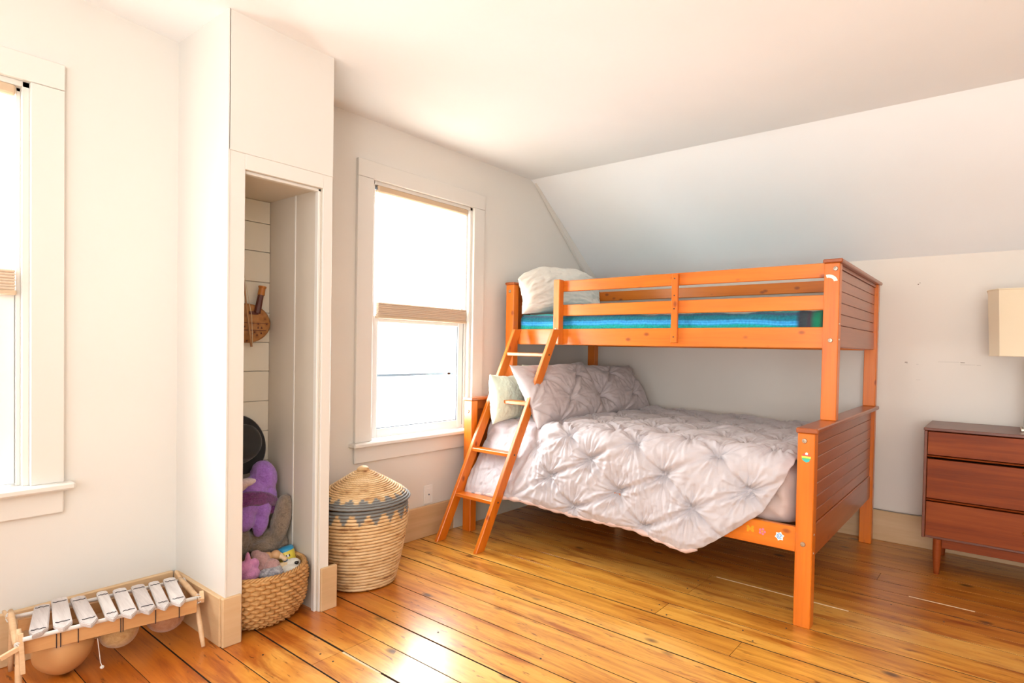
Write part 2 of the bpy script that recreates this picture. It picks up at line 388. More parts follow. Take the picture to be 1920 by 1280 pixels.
# pleated shades
FAB = bpy.data.materials.new('shade fabric'); FAB.use_nodes = True; nt = FAB.node_tree
nt.nodes['Principled BSDF'].inputs['Base Color'].default_value = (.80, .70, .56, 1); nt.nodes['Principled BSDF'].inputs['Roughness'].default_value = .9
tl = nt.nodes.new('ShaderNodeBsdfTranslucent'); tl.inputs[0].default_value = (.92, .84, .72, 1)
mx = nt.nodes.new('ShaderNodeMixShader'); mx.inputs[0].default_value = .55
nt.links.new(nt.nodes['Principled BSDF'].outputs[0], mx.inputs[1]); nt.links.new(tl.outputs[0], mx.inputs[2]); nt.links.new(mx.outputs[0], nt.nodes['Material Output'].inputs[0])
TAN = mat('shade rail tan', (.62, .46, .31), .6); STACK = mat('stacked shade fabric', (.70, .55, .42), .85)
def shade(a, b, label):
    z0, z1 = 1.25, 1.955
    t = thing('pleated_shade', label, 'blind', (-.02, (a+b)/2, z1), 'pleated shades in the windows')
    a += .052; b -= .034
    obj('headrail', box(B(), -.035, .0, a-.012, b, z1-.036, z1, .006), TAN, t)
    obj('mounting_clip', box(B(), -.03, -.006, a-.03, a-.013, z1-.026, z1-.01, .003), GREY, t)
    bm = B(); rows = []
    zz = list(np.arange(z1-.036, z0+.085, -.0095))
    for i, z in enumerate(zz): rows.append([bm.verts.new((-.0185+(.0035 if i % 2 else -.0035), y, z)) for y in np.linspace(a, b, 12)])
    for r0, r1 in zip(rows, rows[1:]):
        for k in range(11): bm.faces.new((r0[k], r0[k+1], r1[k+1], r1[k]))
    obj('pleated_fabric', bm, FAB, t)
    bm = B(); z = z0+.085
    for k in range(7): box(bm, -.031+.002*(k%2), -.004-.002*(k%2), a-.001*(k%2), b+.001*(k%2), z-.0095, z, .003); z -= .0098
    obj('stacked_pleats', bm, STACK, t)
    obj('bottom_rail', box(B(), -.034, -.001, a-.003, b+.003, z0, z0+.0165, .004), TAN, t)
shade(*win[0], 'off-white pleated shade half lowered in the window beside the bunk bed')
shade(*win[1], 'off-white pleated shade in the window cut off by the left edge of the view')

# ------------------------------------------------------------------ bunk bed
HX0, HX1, FX0, FX1 = .078, .144, 2.012, 2.078
YFt, YBk = -1.484, -.085        # lower bed front and back
YU = -1.13                      # upper bunk front
bed = thing('bunk_bed', 'honey-orange pine twin-over-full bunk bed standing in the corner', 'bunk bed', (1.08, -.79, 0))
def bp(name, bm, mt, par=bed, **k): return obj(name, bm, mt, par, **k)
def post(x0, x1, y0, y1, z0, z1): return bp('post', box(B(), x0, x1, y0, y1, z0, z1, .003), BEDZ)
# lower bed posts
post(FX0, FX1, YFt, YFt+.055, 0, .785); post(FX0, FX1, YBk-.05, YBk, 0, .785)
post(HX0, HX1, YFt, YFt+.05, 0, .785); post(HX0, HX1, YBk-.05, YBk, 0, .785)
# lower caps
bp('cap', box(B(), FX0-.006, FX1+.014, YFt-.008, YBk+.006, .785, .806, .004), BEDY_SHADED)
bp('cap', box(B(), HX0-.012, HX1+.006, YFt-.004, YBk+.006, .785, .802, .004), BEDY_SHADED)
# upper posts
YUB = -.085
for x0, x1, dy in ((FX0+.0, FX1, 0), (HX0, HX1, -.05)):
    post(x0, x1, YU, YU+.05, .806, 1.512); post(x0, x1, YUB-.05+dy, YUB+dy, .806, 1.512)
# ends of the bed: recessed panel of tongue and groove boards with a bottom rail
def board_panel(xc, y0, y1, z0, z1, zs_, t=.018):
    for a, b in zip(zs_, zs_[1:]): bp('panel_board', box(B(), xc-t/2, xc+t/2, y0, y1, a+.0009, b-.0009, .0022), BEDY_SHADED)
zz = list(np.linspace(.40, .785, 8)); board_panel(FX0+.038, YFt+.053, YBk-.048, 0, 0, zz)
bp('end_rail', box(B(), FX0+.018, FX0+.052, YFt+.054, YBk-.049, .265, .399, .004), BEDY_SHADED)
zz = [1.237, 1.29, 1.343, 1.396, 1.449, 1.495]; board_panel(FX0+.038, YU+.048, YUB-.048, 0, 0, zz)
bp('end_rail', box(B(), FX0+.018, FX0+.050, YU+.049, YUB-.049, 1.135, 1.236, .004), BEDY_SHADED)
bp('end_rail', box(B(), FX0+.016, FX0+.054, YU+.049, YUB-.049, 1.4955, 1.512, .002), BEDY_SHADED)
bp('cap', box(B(), FX0-.005, FX1+.012, YU-.008, YUB+.006, 1.512, 1.530, .004), BEDY_SHADED)
# head ends
def scallop(y0, y1, zlo, zlow, ztop):
    """wing at each side, curving down to a lower middle"""
    def wing(y, s):
        return [(y, ztop), (y+s*.10, ztop), (y+s*.135, ztop-.02), (y+s*.158, ztop-.055), (y+s*.160, ztop-.085), (y+s*.145, ztop-.115), (y+s*.125, ztop-.14), (y+s*.128, zlow+.012), (y+s*.15, zlow)]
    return [(y0, zlo)] + wing(y0, 1) + wing(y1, -1)[::-1] + [(y1, zlo)]
bp('headboard', prism(B(), scallop(YU+.048, YUB-.1, 1.135, 1.33, 1.508), 'x', HX0+.022, HX0+.046, .002), BEDY_SHADED)
bp('cap', box(B(), HX0-.008, HX1+.004, YU-.004, YU+.12, 1.5121, 1.5285, .004), BEDY_SHADED)
bp('cap', box(B(), HX0-.008, HX1+.004, YUB-.17, YUB-.045, 1.5121, 1.5285, .004), BEDY_SHADED)
bp('headboard', box(B(), HX0+.022, HX0+.042, YFt+.049, YBk-.049, .40, .73, .002), BEDY_SHADED)
bp('end_rail', box(B(), HX0+.014, HX0+.052, YFt+.049, YBk-.049, .731, .785, .003), BEDY_SHADED)
bp('end_rail', box(B(), HX0+.014, HX0+.052, YFt+.049, YBk-.049, .27, .399, .003), BEDY_SHADED)
# side rails
RX0, RX1 = HX1-.001, FX0+.001
lower_rail = bp('side_rail', box(B(), RX0, RX1, YFt+.02, YFt+.046, .293, .395, .003), BEDX)
bp('side_rail', box(B(), RX0, RX1, YBk-.045, YBk-.02, .293, .395, .003), BEDX)
bp('side_rail', box(B(), RX0, RX1, YU+.048, YU+.073, 1.130, 1.228, .003), BEDX)
bp('side_rail', box(B(), RX0, RX1, YUB-.085, YUB-.06, 1.130, 1.228, .003), BEDX)
bp('guard_rail', box(B(), .497, RX1, YU+.048, YU+.068, 1.307, 1.375, .003), BEDX)
bp('guard_rail', box(B(), .497, RX1, YU+.048, YU+.068, 1.455, 1.521, .003), BEDX)
bp('guard_rail', box(B(), RX0, RX1, YUB-.085, YUB-.065, 1.478, 1.548, .003), BEDX)
bp('guard_upright', box(B(), .468, .512, YU+.0, YU+.047, 1.133, 1.525, .003), BEDZ)
bp('guard_upright', box(B(), 1.243, 1.279, YU+.028, YU+.047, 1.148, 1.514, .003), BEDZ)
# slats under the upper mattress and lower bed, centre leg
for x in np.linspace(.25, 1.92, 12):
    bp('slat', box(B(), x-.035, x+.035, YU+.074, YUB-.086, 1.142, 1.158, .002), PINEY)
    bp('slat', box(B(), x-.035, x+.035, YFt+.047, YBk-.046, .335, .352, .002), PINEY)
bp('centre_beam', box(B(), RX0, RX1, -.81, -.77, .295, .334, .002), PINE)
bp('centre_leg', box(B(), .745, .785, -.815, -.775, 0, .295, .003), PINE)
# bolts
def bolt(x, y, z):
    bm = B(); Mx = Matrix.Rotation(PI/2, 4, 'X'); lathe(bm, [(0, .0012), (.0035, .001), (.0045, .0032), (.0085, .003), (.0105, .0006), (.0105, -.001)], (x, y, z), 16, Mx)
    bp('bolt', bm, STEEL, sharp=40)
for x, y, z in ((2.060, YU-.001, 1.486), (2.046, YU-.001, 1.166), (2.039, YFt-.001, .754), (2.043, YFt-.001, .337), (.111, YFt-.001, .72), (.111, YU-.001, 1.47)): bolt(x, y, z)
for z in (1.22, 1.175): bolt(.49, YU-.001, z)
for z in (1.49, 1.40, 1.33, 1.18): 
    bm = B(); lathe(bm, [(0, .001), (.004, .001), (.004, -.001)], (1.261, YU+.027, z), 10, Matrix.Rotation(PI/2, 4, 'X')); bp('screw_hole', bm, NAIL)
def side_screw(y, z):
    bm = B(); lathe(bm, [(0, .001), (.0045, .001), (.005, -.001)], (FX1+.0005, y, z), 10, Matrix.Rotation(PI/2, 4, 'Y')); bp('screw', bm, STEEL)
for y, z in ((YU+.02, 1.24), (YU+.02, 1.17), (YUB-.02, 1.47), (YUB-.02, 1.35), (YUB-.02, 1.24), (YUB-.02, 1.17), (YFt+.03, .375), (YFt+.03, .30)): side_screw(y, z)
# stickers
def sticker(name, pts, x, y, z, mt, label=None, lay=0, par=bed):
    bm = B(); prism(bm, [(x+p[0], z+p[1]) for p in pts], 'y', y-.0007-lay*.0005, y)
    return obj(name, bm, mt, par, label=label)
ring = lambda r, n=20, cx=0, cz_=0: [(cx+r*math.cos(2*PI*k/n), cz_+r*math.sin(2*PI*k/n)) for k in range(n)]
GLOW = mat('glow sticker', (.72, .90, .72), .4)
pts = [(.040*math.cos(a)-.018, .034*math.sin(a)-.016) for a in np.linspace(math.radians(8), math.radians(105), 12)] + [(.024*math.cos(a)-.018, .020*math.sin(a)-.016) for a in np.linspace(math.radians(105), math.radians(8), 12)]
sticker('sticker', pts, 2.048, YU, 1.443, GLOW, 'pale green crescent sticker')
yF = YFt
rb = sticker('sticker', [(-.017, -.004), (.017, -.004), (.018, .003), (-.018, .003)], 2.047, yF, .690, mat('yellow', (.95, .75, .10), .4), 'small rainbow sticker')
sticker('red_band', [(-.016, .003), (.017, .003), (.012, .013), (.004, .016), (-.006, .014), (-.014, .012)], 2.047, yF, .690, mat('red', (.85, .10, .06), .4), par=rb)
sticker('white_cloud', [(-.004, .009), (.006, .009), (.006, .017), (0, .019), (-.004, .016)], 2.047, yF, .690, mat('white', (.85, .85, .85), .4), lay=1, par=rb)
sticker('green_band', [(-.016, -.010), (.016, -.010), (.017, -.004), (-.017, -.004)], 2.047, yF, .690, mat('green', (.10, .55, .18), .4), par=rb)
sticker('teal_band', [(-.013, -.014), (0, -.022), (.011, -.018), (.014, -.010), (-.016, -.010)], 2.047, yF, .690, mat('teal', (.05, .50, .48), .4), par=rb)
yR = YFt+.02
st = sticker('sticker', [((.020 if k % 2 == 0 else .0145)*math.cos(k*PI/6+.25), (.020 if k % 2 == 0 else .0145)*math.sin(k*PI/6+.25)) for k in range(12)], 1.945, yR, .345, mat('sticker white', (.80, .86, .92), .35), 'white six-pointed star sticker with a blue swirl')
BLU = mat('sticker blue', (.10, .42, .80), .35)
def arcband(r0, r1, a0, a1, n=14): return [(r1*math.cos(a), r1*math.sin(a)) for a in np.linspace(a0, a1, n)] + [(r0*math.cos(a), r0*math.sin(a)) for a in np.linspace(a1, a0, n)]
sticker('blue_ring', arcband(.0085, .0115, 0, 5.6), 1.945, yR, .345, BLU, lay=1, par=st); sticker('blue_ring', arcband(.003, .006, 2, 7.4), 1.945, yR, .345, BLU, lay=1, par=st)
PKS = mat('sticker pink', (.85, .20, .32), .35)
pk = sticker('sticker', ring(.004), 1.873, yR, .350, mat('sticker orange', (.9, .35, .1), .35), 'pink flower sticker')
for k in range(5): sticker('petal', ring(.0052, 10, .0105*math.cos(k*1.257), .0105*math.sin(k*1.257)), 1.873, yR, .350, PKS, par=pk)
GLD = mat('sticker gold', (.80, .45, .04), .25, .6)
sticker('sticker', [(0, .003), (.008, .016), (.018, .012), (.014, .001), (.019, -.010), (.008, -.014), (0, -.004), (-.009, -.015), (-.018, -.008), (-.012, .001), (-.019, .010), (-.008, .015)], 1.822, yR, .352, GLD, 'gold butterfly sticker')

# ladder leaning on the upper rail
lad = thing('ladder', 'orange pine ladder with four rungs leaning on the upper bunk', 'ladder', (.30, -1.70, 0))
TOPZ = 1.222; SL = .447; lean = (.50-.425)/TOPZ
def lpt(x, z, d=0): # point on the front plane, moved back by d
    return Vector((x+lean*z, -1.735+SL*z+d, z))
for x0 in (.116, .425):
    bm = B(); t = .024; dy = .065
    vs = [bm.verts.new(lpt(x, z if not (z and q) else TOPZ, q*dy)) for z in (0, TOPZ) for q in (0, 1) for x in (x0, x0+t)]
    a = vs
    for f in ((0,1,3,2), (4,6,7,5), (0,4,5,1), (2,3,7,6), (0,2,6,4), (1,5,7,3)): bm.faces.new([a[i] for i in f])
    bmesh.ops.recalc_face_normals(bm, faces=bm.faces[:]); bmesh.ops.bevel(bm, geom=bm.edges[:], offset=.003, segments=1, affect='EDGES')
    obj('ladder_rail', bm, BEDZ, lad)
for z in (.262, .512, .795, 1.078):
    bm = B(); t = .021
    p0 = lpt(.138, z, .002); p1 = lpt(.427, z, .002)
    box(bm, p0.x, p1.x, p0.y, p0.y+.062, z-t, z, .003); obj('rung', bm, BEDX, lad)
    for xx in (.449+lean*z+.0006,):
        bm = B(); lathe(bm, [(0, .001), (.005, .001), (.0055, -.001)], (xx, p0.y+.03, z-.01), 10, Matrix.Rotation(PI/2, 4, 'Y')); obj('screw', bm, NAIL, lad)

# ------------------------------------------------------------------ bedding
def fbm(x, y, z=0, o=3):
    return mn.fractal(Vector((x, y, z)), .9, 2.1, o)
def grid_obj(name, P, nu, nv, m_, parent=None, solid=0, uv=None, label=None):
    me = bpy.data.meshes.new(name); vs = [tuple(p) for p in P]
    fs = [(i*nv+j, (i+1)*nv+j, (i+1)*nv+j+1, i*nv+j+1) for i in range(nu-1) for j in range(nv-1)]
    me.from_pydata(vs, [], fs); me.polygons.foreach_set('use_smooth', [True]*len(fs)); me.materials.append(m_)
    if uv is not None:
        l = me.uv_layers.new(name='uv'); idx = np.empty(len(me.loops), int); me.loops.foreach_get('vertex_index', idx)
        l.data.foreach_set('uv', np.array(uv)[idx].ravel())
    o = bpy.data.objects.new(name, me); C.objects.link(o)
    if parent is not None: o.parent = parent; o.matrix_parent_inverse = Matrix.Translation(-Vector(parent.location))
    if solid: md = o.modifiers.new('s', 'SOLIDIFY'); md.thickness = solid; md.offset = -1
    if label: o['label'] = label
    return o
def cloth(name, col, rough=.75, sheen=.25, sc=220, bs=.15):
    m = mat(name, col, rough, sheen=sheen)
    tc = N(m, 'ShaderNodeTexCoord'); n = N(m, 'ShaderNodeTexNoise', Scale=sc, Detail=3.0); L(m, tc.outputs['Object'], n.inputs['Vector'])
    n2 = N(m, 'ShaderNodeTexNoise', Scale=38.0, Detail=5.0, Roughness=.65, Distortion=1.2); L(m, tc.outputs['Object'], n2.inputs['Vector'])
    a = N(m, 'ShaderNodeMath', operation='MULTIPLY_ADD'); L(m, n2.outputs[0], a.inputs[0]); a.inputs[1].default_value = 4.0; L(m, n.outputs[0], a.inputs[2])
    bump(m, a.outputs[0], bs, .0022); return m
MAUVE = cloth('mauve cotton', (.535, .485, .505), .5, .3)
MAUVE2 = cloth('mauve cotton sheet', (.56, .44, .41), .6, .2)
GREEN = cloth('pale green cotton', (.66, .76, .62), .7)
WHITEC = cloth('off white cotton', (.80, .77, .70), .7)
MATT = cloth('mattress ticking', (.75, .72, .68), .8)

def sstep(a, b, x):
    t = np.clip((x-a)/(b-a), 0, 1); return t*t*(3-2*t)
class Tuck:
    """pinch-tuck relief: puffs between gathered knots, pleats running from knot to knot and fine radial gathers"""
    def __init__(s, O, a, b, rng, seed=0, jit=.012):
        r = random.Random(seed); s.K = {}; s.seed = seed
        for i in range(-rng, rng+1):
            for j in range(-rng, rng+1):
                s.K[i, j] = (O[0]+i*a[0]+j*b[0]+r.uniform(-jit, jit), O[1]+i*a[1]+j*b[1]+r.uniform(-jit, jit), r.uniform(0, 6.3), r.choice([9, 10, 11, 12]))
        s.kn = np.array([(v[0], v[1]) for v in s.K.values()]); s.ph = np.array([v[2] for v in s.K.values()]); s.nf = np.array([v[3] for v in s.K.values()])
        s.seg = []
        for (i, j), v in s.K.items():
            for d in ((1, 0), (0, 1)):
                w = s.K.get((i+d[0], j+d[1]))
                if w: s.seg.append((v[0], v[1], w[0], w[1]))
        s.L = (math.hypot(*a)+math.hypot(*b))/2
    def h(s, u, w, amp=1.0):
        u = np.asarray(u, float); w = np.asarray(w, float)
        dmin = np.full(u.shape, 9.); idx = np.zeros(u.shape, int)
        umin, umax, wmin, wmax = u.min()-.3, u.max()+.3, w.min()-.3, w.max()+.3
        for k, (a, b) in enumerate(s.kn):
            if not (umin < a < umax and wmin < b < wmax): continue
            d = np.hypot(u-a, w-b); m_ = d < dmin; dmin[m_] = d[m_]; idx[m_] = k
        th = np.arctan2(w-s.kn[idx, 1], u-s.kn[idx, 0]); d = dmin
        h = .030*(1-np.exp(-(d/(.33*s.L))**1.3))                               # puff
        h += .0120*np.exp(-d/.055)*np.sin(s.nf[idx]*th+s.ph[idx]+1.4*np.sin(th*2+s.ph[idx]))*np.clip(d/.012, 0, 1)
        h += .0065*np.exp(-d/.07)*np.sin((2*s.nf[idx]+3)*th+2*s.ph[idx])*np.clip(d/.022, 0, 1)
        v = np.zeros(u.shape); dbest = np.full(u.shape, 9.)
        for (a, b, c, e) in s.seg:
            if max(a, c) < umin or min(a, c) > umax or max(b, e) < wmin or min(b, e) > wmax: continue
            lx, ly = c-a, e-b; L2 = lx*lx+ly*ly
            t = np.clip(((u-a)*lx+(w-b)*ly)/L2, 0, 1); bend = .010*np.sin(t*PI)*math.sin(a*91+b*57)
            dd = np.abs(((u-a)*ly-(w-b)*lx)/math.sqrt(L2)+bend)+np.hypot(np.minimum(0, ((u-a)*lx+(w-b)*ly)/L2), np.maximum(0, ((u-a)*lx+(w-b)*ly)/L2-1))
            g = np.exp(-(dd/.011)**2)-.55*np.exp(-((dd-.026)/.012)**2)
            soft = .45+.55*np.abs(np.cos(t*PI))
            m_ = dd < dbest; dbest[m_] = dd[m_]; v[m_] = (g*soft)[m_]
        h -= .015*v
        h += .004*np.exp(-(d/.011)**2)-.010*np.exp(-(d/.02)**2)
        return h*amp
tk = Tuck((1.402, -.135), (.243, .118), (.172, -.130), 16, 3)
# duvet: parametrised by u along the bed and w across; w=0 is the front edge of the mattress, w<0 hangs down
ZT = .668
def umax_of(w): return np.interp(w, [-.46, -.40, -.34, -.30, -.20, -.08, .0, .2], [1.78, 1.83, 1.845, 1.855, 1.885, 1.955, 1.985, 2.0])
def wmin_of(u): return np.interp(u, [.15, .36, .60, .80, 1.0, 1.32, 1.59, 1.70, 1.76, 1.82, 1.9, 2.0], [-.395, -.385, -.375, -.395, -.405, -.400, -.425, -.435, -.415, -.37, -.30, -.2])
def duvet_base(u, w):
    inset = .085*(1-sstep(.50, .74, u))
    yf = -1.445+inset
    # arc through the fold
    r = .075; q = r*PI/2
    wa = -w
    th = np.clip((wa+q/2)/q, 0, 1)*PI/2
    y = np.where(wa < -q/2, yf+r-(wa+q/2)*1.0, yf+r-r*np.sin(th)); z = np.where(wa < -q/2, ZT, ZT-r+r*np.cos(th))
    dn = np.maximum(0, wa-q/2)
    fl = .13+.10*inset/.085*0
    flare = (.16+4.9*inset)
    y = y-dn*flare; z = z-dn
    ny = -np.sin(th); nz = np.cos(th)
    return y, z, ny, nz
def build_duvet():
    nu, nw = 400, 380
    P = []; U_, W_ = np.meshgrid(np.linspace(0, 1, nu), np.linspace(0, 1, nw), indexing='ij')
    # w from hem to back edge
    u0 = .165+1.82*U_
    wlo = wmin_of(u0); w = wlo+(1.34-wlo)*W_
    um = umax_of(w); u = .165+(um-.165)*U_
    # head end of the top is lower next to the pillows
    y, z, ny, nz = duvet_base(u, w)
    hh = tk.h(u, w)
    hh = hh*(.25+.75*sstep(.48, .70, u))
    # edge: flatten and thin near the hem
    e = np.clip((w-wlo)/.035, 0, 1); e2 = np.clip((um-u)/.035, 0, 1)
    hh = hh*(.25+.75*np.minimum(e, e2))
    nz_ = np.array([fbm(a*5, b*5, 3) for a, b in zip(u.ravel(), w.ravel())]).reshape(u.shape)
    cr = np.array([fbm(a*26, b*26+2*math.sin(a*7), 9, 2) for a, b in zip(u.ravel(), w.ravel())]).reshape(u.shape)
    hh = hh + .010*nz_ + .0035*cr
    # gathers falling to the hem on the hanging side
    side = sstep(-.02, -.20, w); hh += side*.0045*np.sin(u*150+6*np.sin(w*9+u*11))*np.clip((w-wlo)/.05, 0, 1)*sstep(-.05, .4, nz_+.2)
    # broad bulge of the hanging side near the foot
    hh += .025*np.exp(-((u-1.6)/.22)**2)*sstep(0, -.3, w)
    x = u+.004*cr; y = y+ny*hh; z = z+nz*hh
    # shoulders: sag toward the back and slight rise near foot
    z = z + .012*np.sin(u*2.2)*sstep(0, .3, w)
    # tuck down at back and foot
    z -= .06*sstep(1.24, 1.34, w)+.03*sstep(1.93, 2.0, u)*sstep(.05, .15, w)
    yy_ = np.minimum(y, -.10)
    return grid_obj('duvet', np.stack([x.ravel(), yy_.ravel(), z.ravel()], 1), nu, nw, MAUVE, solid=.014)
dv = build_duvet(); tag(dv, 'mauve-grey pinch-pleated duvet with gathered knots spread over the lower bed', 'duvet')
# soft under side roll of the duvet seen below its hem
bm = B(); V = dv.data.vertices; pts = []; rr = []
for i in range(4, 350, 5):
    c_ = V[i*380].co; pts.append((c_.x, c_.y+.010, c_.z-.002)); rr.append(.012+.003*math.sin(i*.3))
tube(bm, pts, rr, 10); obj('duvet_hem', bm, cloth('duvet lining rose', (.70, .50, .45), .7), dv, smooth=True)
for (i, j), v in tk.K.items():      # knots gathered by thread
    u, w = v[0], v[1]
    if not (.2 < u < float(umax_of(w))-.06 and float(wmin_of(u))+.07 < w < 1.25): continue
    y, z, ny, nz = [float(q[0]) for q in duvet_base(np.array([u]), np.array([w]))]
    hh = float(tk.h(np.array([u]), np.array([w]))[0])+.010*fbm(u*5, w*5, 3)
    z += .012*math.sin(u*2.2)*float(sstep(0, .3, w)); bm = B()
    ell(bm, (u, y+ny*(hh+.001), z+nz*(hh+.001)), (.0075, .0075, .006), sub=2, nz=.004, fr=200, seed=i); obj('knot', bm, MAUVE, dv, smooth=True)

# lower mattress with its fitted sheet, gathered toward the foot of the bed
def mattress(name, x0, x1, yfront, yback, z0, z1, m_, wr=.006, inset=0, label=None, cat=None, groups=None):
    nu, nv = 120, 90; P = []
    yc, zc = (yfront+yback)/2, (z0+z1)/2; hy, hz = (yback-yfront)/2, (z1-z0)/2
    for i in range(nu):
        x = x0+(x1-x0)*i/(nu-1); e = min(1, min(i, nu-1-i)/4.0); e = math.sin(e*PI/2)
        for j in range(nv):
            a = 2*PI*j/(nv-1); c, s_ = math.cos(a), math.sin(a); n = 7.0
            k = (abs(c)**n+abs(s_)**n)**(-1/n)
            r = .9+.1*e
            y = yc+hy*c*k*r; z = zc+hz*s_*k*(.8+.2*e)
            if c < 0 and inset: y += inset*(1-float(sstep(.50, .74, x)))*(-c*k if -c*k > .8 else 0)
            wv = wr*(fbm(x*9+z*14, z*22-x*5, y*2)+.6*math.sin(x*60+z*70+3*fbm(x*4, z*4, 1)))
            P.append((x, y+c*wv, z+s_*wv*.5))
    o = grid_obj(name, P, nu, nv, m_)
    bm = bmesh.new(); bm.from_mesh(o.data)
    bmesh.ops.remove_doubles(bm, verts=bm.verts, dist=1e-5); bmesh.ops.holes_fill(bm, edges=[e for e in bm.edges if e.is_boundary], sides=0); bm.to_mesh(o.data); bm.free()
    return o
o = mattress('mattress', .15, 2.0, -1.425, -.14, .362, .655, MAUVE2, .007, .085)
tag(o, 'full-size mattress in a taupe fitted sheet, showing at the lower bed foot', 'mattress')
o = mattress('mattress', .15, 2.0, -1.045, -.18, 1.168, 1.278, MATT, .002)
tag(o, 'thin mattress on the upper bunk, wrapped under the turquoise blanket', 'mattress')
# turquoise striped blanket over the upper mattress
BL = cloth('turquoise striped wool', (.03, .35, .45), .95, .2, 400, .5)
uvn = N(BL, 'ShaderNodeUVMap'); sp = N(BL, 'ShaderNodeSeparateXYZ'); L(BL, uvn.outputs[0], sp.inputs[0])
T1, T2, T3, T4, T5 = (.0, .26, .30), (.0, .42, .40), (.02, .30, .62), (.10, .52, .80), (.01, .12, .16)
st_ = [(0, T2), (.064, (.0,.34,.30)), (.070, (.0,.26,.60)), (.075, (.08,.46,.85)), (.081, (.0,.22,.60)), (.087, (.05,.38,.78)), (.093, (.0,.15,.30)), (.103, (.0,.17,.22)), (.115, (.0,.14,.20)), (.125, (.05,.07,.16)), (.14, T2), (.18, T1), (.20, T4), (.25, T5), (.30, T2), (.36, T3), (.45, T1), (.55, T4), (.62, T5), (.70, T2), (.85, T1), (1, T5)]
rp = ramp(BL, st_, sp.outputs['Y'])
nz2 = N(BL, 'ShaderNodeTexNoise', Scale=90.0, Detail=2.0); tc2 = N(BL, 'ShaderNodeTexCoord'); L(BL, tc2.outputs['Object'], nz2.inputs['Vector'])
hv = N(BL, 'ShaderNodeMix', data_type='RGBA', blend_type='OVERLAY'); hv.inputs[0].default_value = .55; L(BL, rp.outputs[0], hv.inputs[6]); L(BL, nz2.outputs[0], hv.inputs[7])
rx = ramp(BL, [(0, (0,0,0)), (.93, (0,0,0)), (.94, (1,1,1))], sp.outputs['X'])
cross = ramp(BL, [(.93, (.02,.02,.04)), (.955, (.03,.05,.06)), (.965, (.05,.03,.05)), (.975, (.0,.16,.10)), (.985, (.0,.20,.10)), (1, (.02,.03,.03))], sp.outputs['X'])
mm_ = N(BL, 'ShaderNodeMix', data_type='RGBA'); L(BL, rx.outputs[0], mm_.inputs[0]); L(BL, hv.outputs[2], mm_.inputs[6]); L(BL, cross.outputs[0], mm_.inputs[7])
L(BL, mm_.outputs[2], BL.node_tree.nodes['Principled BSDF'].inputs['Base Color'])
nu, nv = 150, 120; P = []; uv = []
for i in range(nu):
    s_ = i/(nu-1); x = .152+1.852*s_
    ztop = 1.325-.018*min(1, s_*2)+.008*fbm(x*6, 0, 2)
    for j in range(nv):
        t = j/(nv-1)*1.06       # arc from the front bottom edge
        zb = 1.175
        hgt = ztop-zb
        if t < hgt-.03: y, z = -1.058-.008*math.sin(PI*t/hgt), zb+t
        elif t < hgt+.017: a = (t-hgt+.03)/.047*PI/2; y, z = -1.058+.03*(1-math.cos(a)), ztop-.03+.03*math.sin(a)
        else: y, z = -1.028+(t-hgt-.017), ztop
        y = min(y, -.17)
        d = .006*fbm(x*7, t*9, 5)
        P.append((x, y-(d if t < hgt else 0)+.0, z+(d if t >= hgt else 0)))
        uv.append((s_, t/1.06 + .006*fbm(x*4, 1, 7) + (.045*(s_-.6)**1.2 if s_ > .6 else -.003)*max(0, 1-abs(t-.1)*5)))
bl = grid_obj('blanket', P, nu, nv, BL, solid=.006, uv=uv); tag(bl, 'turquoise and blue striped wool blanket covering the upper bunk', 'blanket')

# pillows
def pillow(name, c, ax_w, ax_h, w, h, t, m_, seed, tuck=None, wr=.012, corner=.0, label='', cat='pillow', group=None, sag=0, flop=None):
    """c centre; ax_w / ax_h unit directions of width and height; the third axis is thickness"""
    aw = Vector(ax_w).normalized(); ah = Vector(ax_h); ah = (ah-aw*ah.dot(aw)).normalized(); an = aw.cross(ah)
    n = 90; P = []
    a = np.linspace(-1, 1, n); Aq, Bq = np.meshgrid(a, a, indexing='ij')
    base = np.power(np.clip(1-np.abs(Aq)**2.6, 0, 1), .5)*np.power(np.clip(1-np.abs(Bq)**2.6, 0, 1), .5)
    objs = []
    hk = tuck.h((Aq*w/2), (Bq*h/2)) if tuck else None
    for side in (1, -1):
        for i in range(n):
            for j in range(n):
                p, q = Aq[i, j], Bq[i, j]
                k = 1-.10*(1-abs(q)**2)*abs(p)**3*1.0; k2 = 1-.12*(1-abs(p)**2)*abs(q)**3
                th = t/2*base[i, j]
                wv = wr*(fbm(p*2.2+seed, q*2.2, side*3)+.5*abs(mn.noise(Vector((p*5+seed, q*3.5, side*7))))+.35*fbm(p*9, q*9+seed, side))*min(1, base[i, j]*1.6)
                if tuck is not None: wv += (hk[i, j]-.02)*min(1, base[i, j]*1.5)*1.0
                zq = side*(th+wv)
                hh_ = q*h/2*k2; ww_ = p*w/2*k
                off = -sag*abs(p)**3*.25*(q+1)
                P.append(Vector(c)+aw*ww_+ah*(hh_+off+.5*wr*fbm(p*2, seed, 2)*(q+1))+an*zq)
    fs = []
    for s_ in (0, 1):
        o_ = s_*n*n
        for i in range(n-1):
            for j in range(n-1):
                f = (o_+i*n+j, o_+(i+1)*n+j, o_+(i+1)*n+j+1, o_+i*n+j+1); fs.append(f if s_ == 0 else f[::-1])
    me = bpy.data.meshes.new(name); me.from_pydata([tuple(p) for p in P], [], fs)
    bm = bmesh.new(); bm.from_mesh(me); bmesh.ops.remove_doubles(bm, verts=bm.verts, dist=.0015); bm.to_mesh(me); bm.free()
    me.polygons.foreach_set('use_smooth', [True]*len(me.polygons)); me.materials.append(m_)
    o = bpy.data.objects.new(name, me); C.objects.link(o); tag(o, label, cat, group); return o
